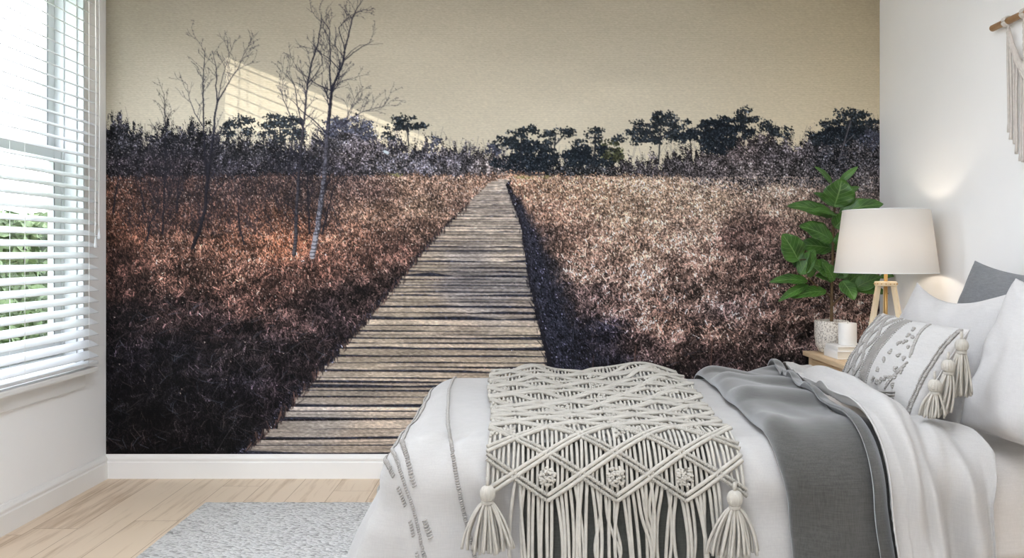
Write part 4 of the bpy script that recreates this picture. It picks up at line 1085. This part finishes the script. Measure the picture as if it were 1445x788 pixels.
def pillow(name, fr, w, h, t, matl, label, cat, pinch=.07, seed=0, sag=0., n=64, wrk=1., group=None):
    s = np.sin(np.linspace(-PI/2, PI/2, n)); U, V = np.meshgrid(s, s, indexing='ij')
    m = MB(); m.grid(pil_pt(fr, w, h, t, U, V, 1, pinch, seed, sag, wrk)); m.grid(pil_pt(fr, w, h, t, U, V, -1, pinch, seed, sag, wrk)[::-1])
    o = tag(m.build(name, matl), label, cat, group)
    q = np.linspace(-1, 1, 60); one = np.ones(60); 
    Ue = np.concatenate([q, one, -q, -one]); Ve = np.concatenate([-one, q, one, -q])
    Pe = pil_pt(fr, w, h, t, Ue, Ve, 1, pinch, seed, sag, wrk)
    MB().tube(Pe, .0022, 6).build('seam', matl, o)
    return o
def lean(cx, cy, cz, yaw, tilt):
    """frame: long side along the bed's width, face towards the foot, leaning back by tilt"""
    u = np.array([math.sin(yaw), -math.cos(yaw), 0]); n = np.array([-math.cos(yaw) * math.cos(tilt), -math.sin(yaw) * math.cos(tilt), math.sin(tilt)])
    return frame_from((cx, cy, cz), u, n)
PIL = {}
pillow('pillow', lean(1.565, 2.565, .885, 0.0, .40), .84, .46, .12, M['grey_pillow'], 'dark grey pillow standing against the wall behind the white ones', 'pillow', .05, 3, .04)
pillow('pillow', lean(1.384, 2.735, .806, .0, .40), .62, .44, .14, M['pillow_white'], 'white pillow lying behind the embroidered cushion and in front of the grey pillow', 'pillow', .06, 7, .05)
pillow('pillow', lean(1.365, 2.045, .850, .0, .36), .68, .44, .19, M['pillow_white'], 'large white pillow beside the three cushion tassels, partly out of view', 'pillow', .06, 12, .03)
CW, CH, CT = .63, .32, .14
cf = lean(1.207, 2.628, .792, -.05, .52)
cush = pillow('cushion', cf, CW, CH, CT, M['cushion'], 'long pale cushion with grey cable embroidery and three tassels, in front of the white pillows', 'cushion', .05, 21, wrk=.5)
def cp(U, V, o=.002):
    P = pil_pt(cf, CW, CH, CT, np.asarray(U, float), np.asarray(V, float), 1, .05, 21, 0, .5)
    return P + np.array(cf[3]) * o
RNG = np.random.default_rng(4)
def knot_row(m, U, V, r, jit=.0, o=.002):
    U = np.asarray(U, float) + RNG.normal(0, jit, len(U)); V = np.asarray(V, float) + RNG.normal(0, jit, len(U))
    ok = (abs(U) < .985) & (abs(V) < .97)
    if ok.any(): m.knots(cp(U[ok], V[ok], o), r * RNG.uniform(.8, 1.2, ok.sum()))
# U runs from the far (-1) to the near (+1) end of the cushion
v = np.linspace(-.97, .97, 44)
m = MB()
for u0 in (-.95, -.915): knot_row(m, np.full(44, u0), v, .0042)
knot_row(m, np.full(44, -.865), v, .0032); m.build('chain_border', M['stitch'], cush)
m = MB(); vv = np.linspace(-.97, .97, 70)
for ph, u0 in ((0, -.60), (PI, -.60), (0, -.34), (PI, -.34)):
    for k in (-1, 0, 1):
        knot_row(m, u0 + .105 * np.sin(vv * 5.2 + ph) + k * .024, vv, .0034, .004)
m.build('cable_stitching', M['stitch'], cush)
m = MB()
for u0 in (-.165, .07): knot_row(m, np.full(44, u0), v, .0030)
for vi in np.linspace(-.95, .95, 70):
    u = np.linspace(-.13, .035, 6); m.tube(cp(u, np.full(6, vi), .0012), .0022, 5, ref=cf[3])
m.build('ribbed_band', M['stitch'], cush)
m = MB()
def block(uc, vc, n=9): knot_row(m, uc + RNG.uniform(-.022, .022, n), vc + RNG.uniform(-.045, .045, n), .0042)
for i in range(7):
    f = i / 6; block(.18 + .26 * f * 0 + .03 * i, -.75 + .22 * i)
for i in range(5): block(.30 + .075 * i, -.55 + .06 * i); block(.34 + .07 * i, .72 - .30 * i)
for i in range(4): block(.47 + .06 * i, .55 - .24 * i)
kk = np.linspace(0, 1, 34)
for dv in (0, .06, .12): knot_row(m, .17 + .52 * kk, -.93 + .22 * kk + dv, .004)
for dv in (0, .07): knot_row(m, .44 + .22 * kk, .9 - .75 * kk + dv, .004); knot_row(m, .50 + .18 * kk, -.60 + .55 * kk + dv, .004)
m.build('tufted_motif', M['stitch'], cush)
m = MB(); knot_row(m, np.full(60, .955), np.linspace(-.97, .95, 60), .0052); knot_row(m, np.full(60, .93), np.linspace(-.97, .95, 60), .004); m.build('edge_braid', M['stitch'], cush)
for px, py, Y, ln, sd_, sw in ((1357, 474, 2.205, .124, 11, .004), (1338, 503, 2.190, .112, 12, .024), (1319, 531, 2.175, .068, 13, .004)):
    tassel(cush, W(px, py, Y), .98, ln, .034, 24, seed=sd_, sway=(sw, 0), flat=.6, hd=.0165)
# ================================================================ nightstand and what stands on it
NX0, NX1, NY0, NY1, NZ = 1.426, 1.806, 3.43, 4.125, .655
ns = empty('nightstand', ((NX0 + NX1) / 2, (NY0 + NY1) / 2, 0), 'pale oak nightstand in the corner between the bed and the mural', 'nightstand')
MB().box(NX0, NX1, NY0, NY1, NZ - .024, NZ, .004).build('table_top', M['oak'], ns)
bx0, by0_, by1_ = NX0 + .022, NY0 + .022, NY1 - .022
MB().box(bx0 + .012, NX1 - .012, by0_ + .03, by1_ - .03, .17, NZ - .0245, .003).build('carcass', M['oak'], ns)
for lx in (bx0, NX1 - .045):
    for ly in (by0_, by1_ - .032):
        MB().box(lx, lx + .036, ly, ly + .032, .001, NZ - .0245, .004).build('leg', M['oak_post'], ns)
for ya, yb in ((by0_ + .036, 3.668), (3.706, by1_ - .036)):
    d = MB().box(bx0 + .004, bx0 + .0115, ya, yb, .40, NZ - .036, .002).build('drawer_front', M['oak'], ns)
    MB().lathe([(0, .022), (.012, .020), (.013, .014), (.006, .008), (.006, .0)], (0, 0, 0), 18, M=np.array([[0, 0, -1, 0], [0, 1, 0, 0], [1, 0, 0, 0], [0, 0, 0, 1.]])).build('knob', M['brass'], d).location = (bx0 + .004 - origin_of(d)[0], (ya + yb) / 2 - origin_of(d)[1], .51)
    MB().box(bx0 + .004, bx0 + .0115, ya, yb, .19, .392, .002).build('drawer_front', M['oak'], ns)
MB().box(bx0 + .002, bx0 + .0115, 3.669, 3.705, .17, NZ - .0245, .002).build('centre_post', M['oak_post'], ns)

def book(x0, y0, wx, wy, z0, h, label):
    o = empty('book', (x0 + wx / 2, y0 + wy / 2, z0), label, 'book', 'books under the candle')
    MB().box(x0, x0 + wx, y0, y0 + wy, z0 + h - .0028, z0 + h, .001).build('cover', M['book'], o)
    MB().box(x0, x0 + wx, y0, y0 + wy, z0, z0 + .0028, .001).build('cover', M['book'], o)
    MB().box(x0, x0 + .003, y0, y0 + wy, z0 + .0029, z0 + h - .0029, .001).build('spine', M['book'], o)
    MB().box(x0 + .0035, x0 + wx - .004, y0 + .004, y0 + wy - .004, z0 + .003, z0 + h - .003).build('page_block', M['pages'], o, smooth=False)
book(1.465, 3.775, .20, .165, NZ + .0005, .036, 'thicker white book, lower of the two lying under the candle')
book(1.470, 3.780, .19, .158, NZ + .0370, .021, 'thin white book directly under the candle, upper of the two')
cd = MB().lathe([(0, 0), (.039, 0), (.0415, .003), (.0415, .100), (.0405, .104), (.036, .105), (.033, .098), (.012, .095), (0, .095)], (1.548, 3.862, NZ + .0585), 40)
co = tag(cd.build('candle', M['candle']), 'short white pillar candle standing on the two stacked books', 'candle')
MB().tube([(1.548, 3.862, NZ + .152), (1.5485, 3.862, NZ + .160), (1.550, 3.862, NZ + .165)], .0012, 6).build('wick', M['soil'], co)

# potted fiddle-leaf fig
PX, PY = 1.540, 4.040
fig = empty('potted_fig', (PX, PY, NZ), 'green broad-leaved fig plant in a speckled stone pot at the back of the nightstand', 'potted plant')
MB().lathe([(0, .0005), (.048, .0005), (.060, .006), (.074, .035), (.0805, .085), (.081, .150), (.0805, .158), (.076, .160), (.0735, .156), (.072, .135), (0, .135)], (PX, PY, NZ), 48).build('pot', M['pot'], fig)
R = np.random.default_rng(2)
a = np.linspace(0, 2 * PI, 40); 
MB().lathe([(.0715, .139), (.05, .143), (.02, .146), (0, .147)], (PX, PY, NZ), 32).build('soil', M['soil'], fig)
S0 = np.array([PX, PY, NZ + .14]); 
def fp(px, py, dy=0.): return W(px, py, PY + dy)
st = [S0, fp(1173.5, 430), fp(1174, 400), fp(1175, 360), fp(1176, 320), fp(1178, 292), fp(1180, 272)]
def smooth_path(P, n):
    P = np.array(P); s = np.concatenate([[0], np.cumsum(np.linalg.norm(np.diff(P, axis=0), axis=1))]); t = np.linspace(0, s[-1], n)
    Q = np.stack([np.interp(t, s, P[:, i]) for i in range(3)], -1)
    for _ in range(3): Q[1:-1] = (Q[:-2] + 2 * Q[1:-1] + Q[2:]) / 4
    return Q
stem = MB().tube(smooth_path(st, 40), np.linspace(.0085, .004, 40), 9).build('stem', M['stem'], fig)
for br in ([fp(1174, 420), fp(1163, 412, -.02), fp(1150, 402, -.04), fp(1140, 392, -.05)], [fp(1174, 432), fp(1184, 422, -.02), fp(1197, 412, -.03), fp(1207, 406, -.03)], [fp(1175, 380), fp(1160, 372, -.03), fp(1140, 366, -.05), fp(1128, 367, -.07)]):
    MB().tube(smooth_path(br, 16), np.linspace(.005, .0028, 16), 7).build('branch', M['stem'], stem)
def leaf(b, t, wpx, db=0., dt=-.05, up=.55, roll=0., cup=.10, arch=.10, shape=.62, stalk=None):
    """one leaf: base and tip in the view plane plus depth, width in view units"""
    B_ = fp(b[0], b[1], db); T_ = fp(t[0], t[1], dt); wd = 1.05 * wpx * PY / FPX
    ax = T_ - B_; L = np.linalg.norm(ax); ax /= L
    face = np.array([.0, -1.0, up]); 
    cr, sr = math.cos(roll), math.sin(roll)
    sd_ = np.cross(ax, face); sd_ /= np.linalg.norm(sd_); nr = np.cross(sd_, ax)
    sd2 = sd_ * cr + nr * sr; nr2 = nr * cr - sd_ * sr
    nu, nv = 19, 11; u = np.linspace(0, 1, nu); q = np.linspace(-1, 1, nv); U, Q = np.meshgrid(u, q, indexing='ij')
    prof = np.sin(PI * np.clip(U, 0, 1) ** (shape * 1.25)) ** .72 * (1 - .0 * U); prof[0] = .03; prof[-1] = .0
    prof = prof / prof.max()
    k = R.uniform(0, 9)
    hgt = arch * L * np.sin(PI * U * .9) - cup * wd * (1 - np.abs(Q) ** 1.5) * 1.0 + .035 * wd * np.sin(U * 17 + k + 2 * (Q > 0)) * np.abs(Q) ** 1.5
    P = B_ + ax * (U * L)[..., None] + sd2 * (Q * prof * wd / 2)[..., None] + nr2 * (hgt * np.minimum(prof * 2, 1))[..., None]
    P[..., 1] = np.minimum(P[..., 1], YB - .02)
    P[..., 0] = np.minimum(P[..., 0], XR - .012)
    m = MB().grid(P); o = m.build('leaf', M['leaf'], fig)
    at = o.data.attributes.new('leafuv', 'FLOAT_VECTOR', 'POINT'); at.data.foreach_set('vector', np.stack([U, Q, 0 * U], -1).astype(np.float32).ravel())
    modsolid(o, .0012)
    return o
for a_ in [
    ((1174, 259), (1149, 235), 9, 0, -.03, .4), ((1184, 258), (1211, 235), 10, 0, -.02, .4), ((1178, 293), (1189, 252), 44, -.02, -.05, .1),
    ((1176, 290), (1148, 272), 13, 0, -.02, .5), ((1188, 275), (1213, 264), 10, .02, .04, .5), ((1184, 300), (1247, 288), 25, -.02, -.06, .55), ((1176, 304), (1110, 291), 23, 0, -.06, .6),
    ((1180, 303), (1143, 299), 15, -.03, -.14, .8), ((1178, 322), (1196, 301), 24, -.03, -.05, .2), ((1176, 338), (1127, 319), 30, -.01, -.06, .5), ((1175, 350), (1126, 346), 26, .03, .06, .4),
    ((1176, 342), (1206, 330), 18, -.02, -.08, .6), ((1177, 352), (1214, 352), 26, .02, .05, .4), ((1128, 368), (1104, 330), 34, -.07, -.09, .15), ((1129, 388), (1150, 352), 22, -.06, -.05, .0, .5),
    ((1143, 392), (1144, 355), 20, -.06, -.08, .1, -.4), ((1172, 384), (1144, 372), 24, -.03, -.08, .4), ((1175, 372), (1206, 388), 26, .01, .05, .5), ((1140, 396), (1085, 399), 17, -.05, -.10, .8), ((1141, 402), (1098, 426), 13, -.05, -.10, .7),
    ((1166, 410), (1115, 421), 19, -.03, -.09, .8), ((1174, 395), (1150, 390), 16, -.01, -.07, .7), ((1178, 396), (1160, 370), 18, -.02, -.06, .3), ((1189, 396), (1206, 424), 23, -.04, -.10, .4),
    ((1207, 406), (1243, 390), 24, -.03, -.05, .6), ((1208, 409), (1254, 415), 15, -.03, -.08, .8), ((1240, 392), (1271, 388), 9, -.04, -.06, .8), ((1180, 392), (1198, 366), 24, 0, .02, .3), ((1190, 404), (1215, 385), 18, .01, .03, .3), ((1132, 380), (1112, 356), 14, .0, .02, .2)]:
    leaf(*a_)

# tripod table lamp
LX, LY = 1.594, 3.56
lamp = empty('table_lamp', (LX, LY, NZ), 'lit table lamp with white tapered shade and wooden tripod on the nightstand', 'table lamp')
zb, zt, rb_, rt_ = 1.063, 1.336, .2120, .1775
MB().lathe([(rb_, zb), (rt_, zt), (rt_ - .0016, zt), (rb_ - .0016, zb), (rb_, zb)], (LX, LY, 0), 72).build('lamp_shade', M['shade'], lamp)
for rr_, zz in ((rb_ - .0005, zb + .001), (rt_ - .0005, zt - .001)):
    aa = np.linspace(0, 2 * PI, 73); MB().tube(np.stack([LX + rr_ * np.cos(aa), LY + rr_ * np.sin(aa), np.full(73, zz)], -1), .0022, 6, cap=False).build('shade_rim', M['book'], lamp)
sp = MB()
for k in range(3):
    a0 = k * 2 * PI / 3 + .3; sp.tube([(LX + .02 * math.cos(a0), LY + .02 * math.sin(a0), zb + .06), (LX + (rb_ - .012) * math.cos(a0), LY + (rb_ - .012) * math.sin(a0), zb + .06), (LX + (rb_ - .006) * math.cos(a0), LY + (rb_ - .006) * math.sin(a0), zb + .002)], .0016, 6)
sp.build('shade_spider', M['brass'], lamp)
MB().lathe([(0, 1.005), (.044, 1.005), (.046, 1.008), (.046, 1.022), (.044, 1.025), (0, 1.025)], (LX, LY, 0), 36).build('top_plate', M['beech'], lamp)
bd = MB(); aa = np.arange(16) * 2 * PI / 16; bd.knots(np.stack([LX + .046 * np.cos(aa), LY + .046 * np.sin(aa), np.full(16, 1.015)], -1), .0035); bd.build('brass_stud_ring', M['brass'], lamp)
MB().lathe([(0, .70), (.0075, .70), (.0075, 1.10), (0, 1.10)], (LX, LY, 0), 16).build('centre_rod', M['brass'], lamp)
MB().lathe([(0, 1.09), (.016, 1.09), (.018, 1.10), (.018, 1.135), (0, 1.135)], (LX, LY, 0), 20).build('socket', M['book'], lamp)
BULB_Z = 1.175
MB().lathe([(.0, 1.136), (.012, 1.136), (.015, 1.145), (.026, 1.165), (.029, 1.180), (.026, 1.195), (.015, 1.206), (0, 1.209)], (LX, LY, 0), 24).build('bulb', bulb_mat(), lamp)
for k in range(3):
    a0 = PI + .15 + k * 2 * PI / 3; c, s = math.cos(a0), math.sin(a0)
    top = np.array([LX + .034 * c, LY + .034 * s, 1.012]); bot = np.array([LX + .098 * c, LY + .098 * s, NZ + .002])
    # square tapered stick
    d = bot - top; d /= np.linalg.norm(d); sx = np.cross(d, [c, s, 0]); sx /= np.linalg.norm(sx); sy = np.cross(sx, d)
    ring = lambda p, w: [p + sx * i * w + sy * j * w for i, j in ((-1, -1), (1, -1), (1, 1), (-1, 1))]
    m = MB(); P = np.array([ring(top, .0085), ring((top + bot) / 2, .0095), ring(bot, .0085)]); P[2, :, 2] = NZ + .0008
    m.grid(P, closed_v=True); m.F.append(np.array([[0, 1, 2, 3]])); m.F.append(np.array([[11, 10, 9, 8]])); m.build('leg', M['beech'], lamp, smooth=False)

# ================================================================ macrame wall hanging
HX = XR - .020; HY1, HY0, HZ = 3.128, 2.30, 2.012
wh = empty('wall_hanging', (HX, 2.75, 1.5), 'cream macrame wall hanging knotted onto a wooden dowel, high on the white wall', 'wall hanging')
MB().tube([(HX, HY1 - .002, HZ), (HX, HY1, HZ), (HX, HY0, HZ), (HX, HY0 + .002, HZ)][1:3], .0125, 18).build('dowel', M['dowel'], wh)
for i, y in enumerate((3.035, 2.925, 2.815, 2.705, 2.595, 2.485, 2.385)):
    m = MB(); 
    for k in range(3):
        a = np.linspace(0, 2 * PI, 25); m.tube(np.stack([HX + .0155 * np.cos(a), np.full(25, y + .0075 * (k - 1)), HZ + .0155 * np.sin(a)], -1), .0042, 6, cap=False)
    m.build('cord_wrap', M['macrame_pale'], wh)
R = np.random.default_rng(6)
# swag braid from the far wrap down to the middle and up again
ym = 2.71
def swag(y): return HZ - .04 - .30 * (1 - ((y - ym) / (3.02 - ym)) ** 2) ** .9
m = MB()
for k in range(4):
    y = np.linspace(3.02, 2.40, 60); z = np.array([HZ - .03 - .30 * max(0, 1 - ((q - ym) / .31) ** 2) ** .85 for q in y]) - .013 * k
    m.tube(np.stack([np.full(60, HX - .004 - .003 * (k % 2)), y - .004 * k, z], -1), .0068 + .0012 * np.sin(np.arange(60) * 1.9), 7)
m.build('swag_braid', M['macrame_pale'], wh)
m = MB()
for k in range(3):
    z = np.linspace(HZ - .012, HZ - .34, 40); m.tube(np.stack([HX + .004 * np.sin(z * 90 + k * 2.1), 2.925 + .005 * np.cos(z * 90 + k * 2.1), z], -1), .0048, 6)
m.build('twisted_cord', M['macrame_pale'], wh)
n = 34
for i in range(n):
    y = 3.020 - i * (3.020 - 2.40) / (n - 1)
    zt_ = HZ - .03 - .30 * max(0, 1 - ((y - ym) / .31) ** 2) ** .85 - .03
    zb_ = 1.596 - .42 * (1 - abs(y - ym) / .31) + R.uniform(-.012, .012)
    if i == 0: zt_ = HZ - .02
    z = np.linspace(zt_, zb_, 24); t = np.linspace(0, 1, 24)
    x = HX - .002 - .004 * (i % 2) + .002 * np.sin(z * 12 + i); yy = y + R.normal(0, .0025) * np.sin(PI * t) + .010 * (R.random() - .3) * t ** 6
    MB().tube(np.stack([x, yy, z], -1), np.where(t > .94, .0062, .0046), 6).build('hanging_cord', M['macrame_pale'], wh)

# ================================================================ light and camera
w = bpy.data.worlds.new('sky'); scene.world = w; w.use_nodes = True
bg = w.node_tree.nodes['Background']; bg.inputs['Color'].default_value = (.81, .875, .99, 1); bg.inputs['Strength'].default_value = SKY
sun = bpy.data.lights.new('sun', 'SUN'); sun.energy = SUN; sun.color = (1.0, .93, .80); sun.angle = math.radians(.35)
so = bpy.data.objects.new('sun', sun); COL.objects.link(so); so.location = (-8, -2, 6)
so.rotation_euler = Vector((1, .413, -.405)).to_track_quat('-Z', 'Y').to_euler()
def portal(name, loc, sx, sy, direction):
    l = bpy.data.lights.new(name, 'AREA'); l.shape = 'RECTANGLE'; l.size = sx; l.size_y = sy; l.cycles.is_portal = True
    o = bpy.data.objects.new(name, l); COL.objects.link(o); o.location = loc; o.rotation_euler = Vector(direction).to_track_quat('-Z', 'Z').to_euler(); return o
portal('window_portal', (XL - .17, (WY0 + WY1) / 2, (WZ0 + WZ1) / 2), WY1 - WY0, WZ1 - WZ0, (1, 0, 0))
portal('roof_portal', ((SK[0] + SK[1]) / 2, (SK[2] + SK[3]) / 2, ZCEIL + SK[4] + .01), SK[1] - SK[0], SK[3] - SK[2], (0, 0, -1))
portal('door_portal', ((RD[0] + RD[1]) / 2, YREAR - .17, (RD[2] + RD[3]) / 2), RD[1] - RD[0], RD[3] - RD[2], (0, 1, 0))

cam = bpy.data.cameras.new('camera'); co_ = bpy.data.objects.new('camera', cam); COL.objects.link(co_)
co_.location = (0, 0, ZC); co_.rotation_euler = (PI / 2, 0, 0)
cam.sensor_fit = 'HORIZONTAL'; cam.sensor_width = 36; cam.lens = 36 * FPX / 1445
cam.shift_x = -(VPX - 722.5) / 1445; cam.shift_y = (VPY - 394) / 1445; cam.clip_start = .02; cam.clip_end = 200
scene.camera = co_
vs = scene.view_settings
scene.display_settings.display_device = 'sRGB'
vs.view_transform = 'Standard'; vs.look = 'None'; vs.gamma = 1; vs.use_curve_mapping = False; vs.exposure = EXPO
cy = scene.cycles
cy.use_denoising = True; cy.max_bounces = 10; cy.diffuse_bounces = 6; cy.transparent_max_bounces = 16; cy.sample_clamp_indirect = 8
try: cy.denoiser = 'OPENIMAGEDENOISE'
except Exception: pass
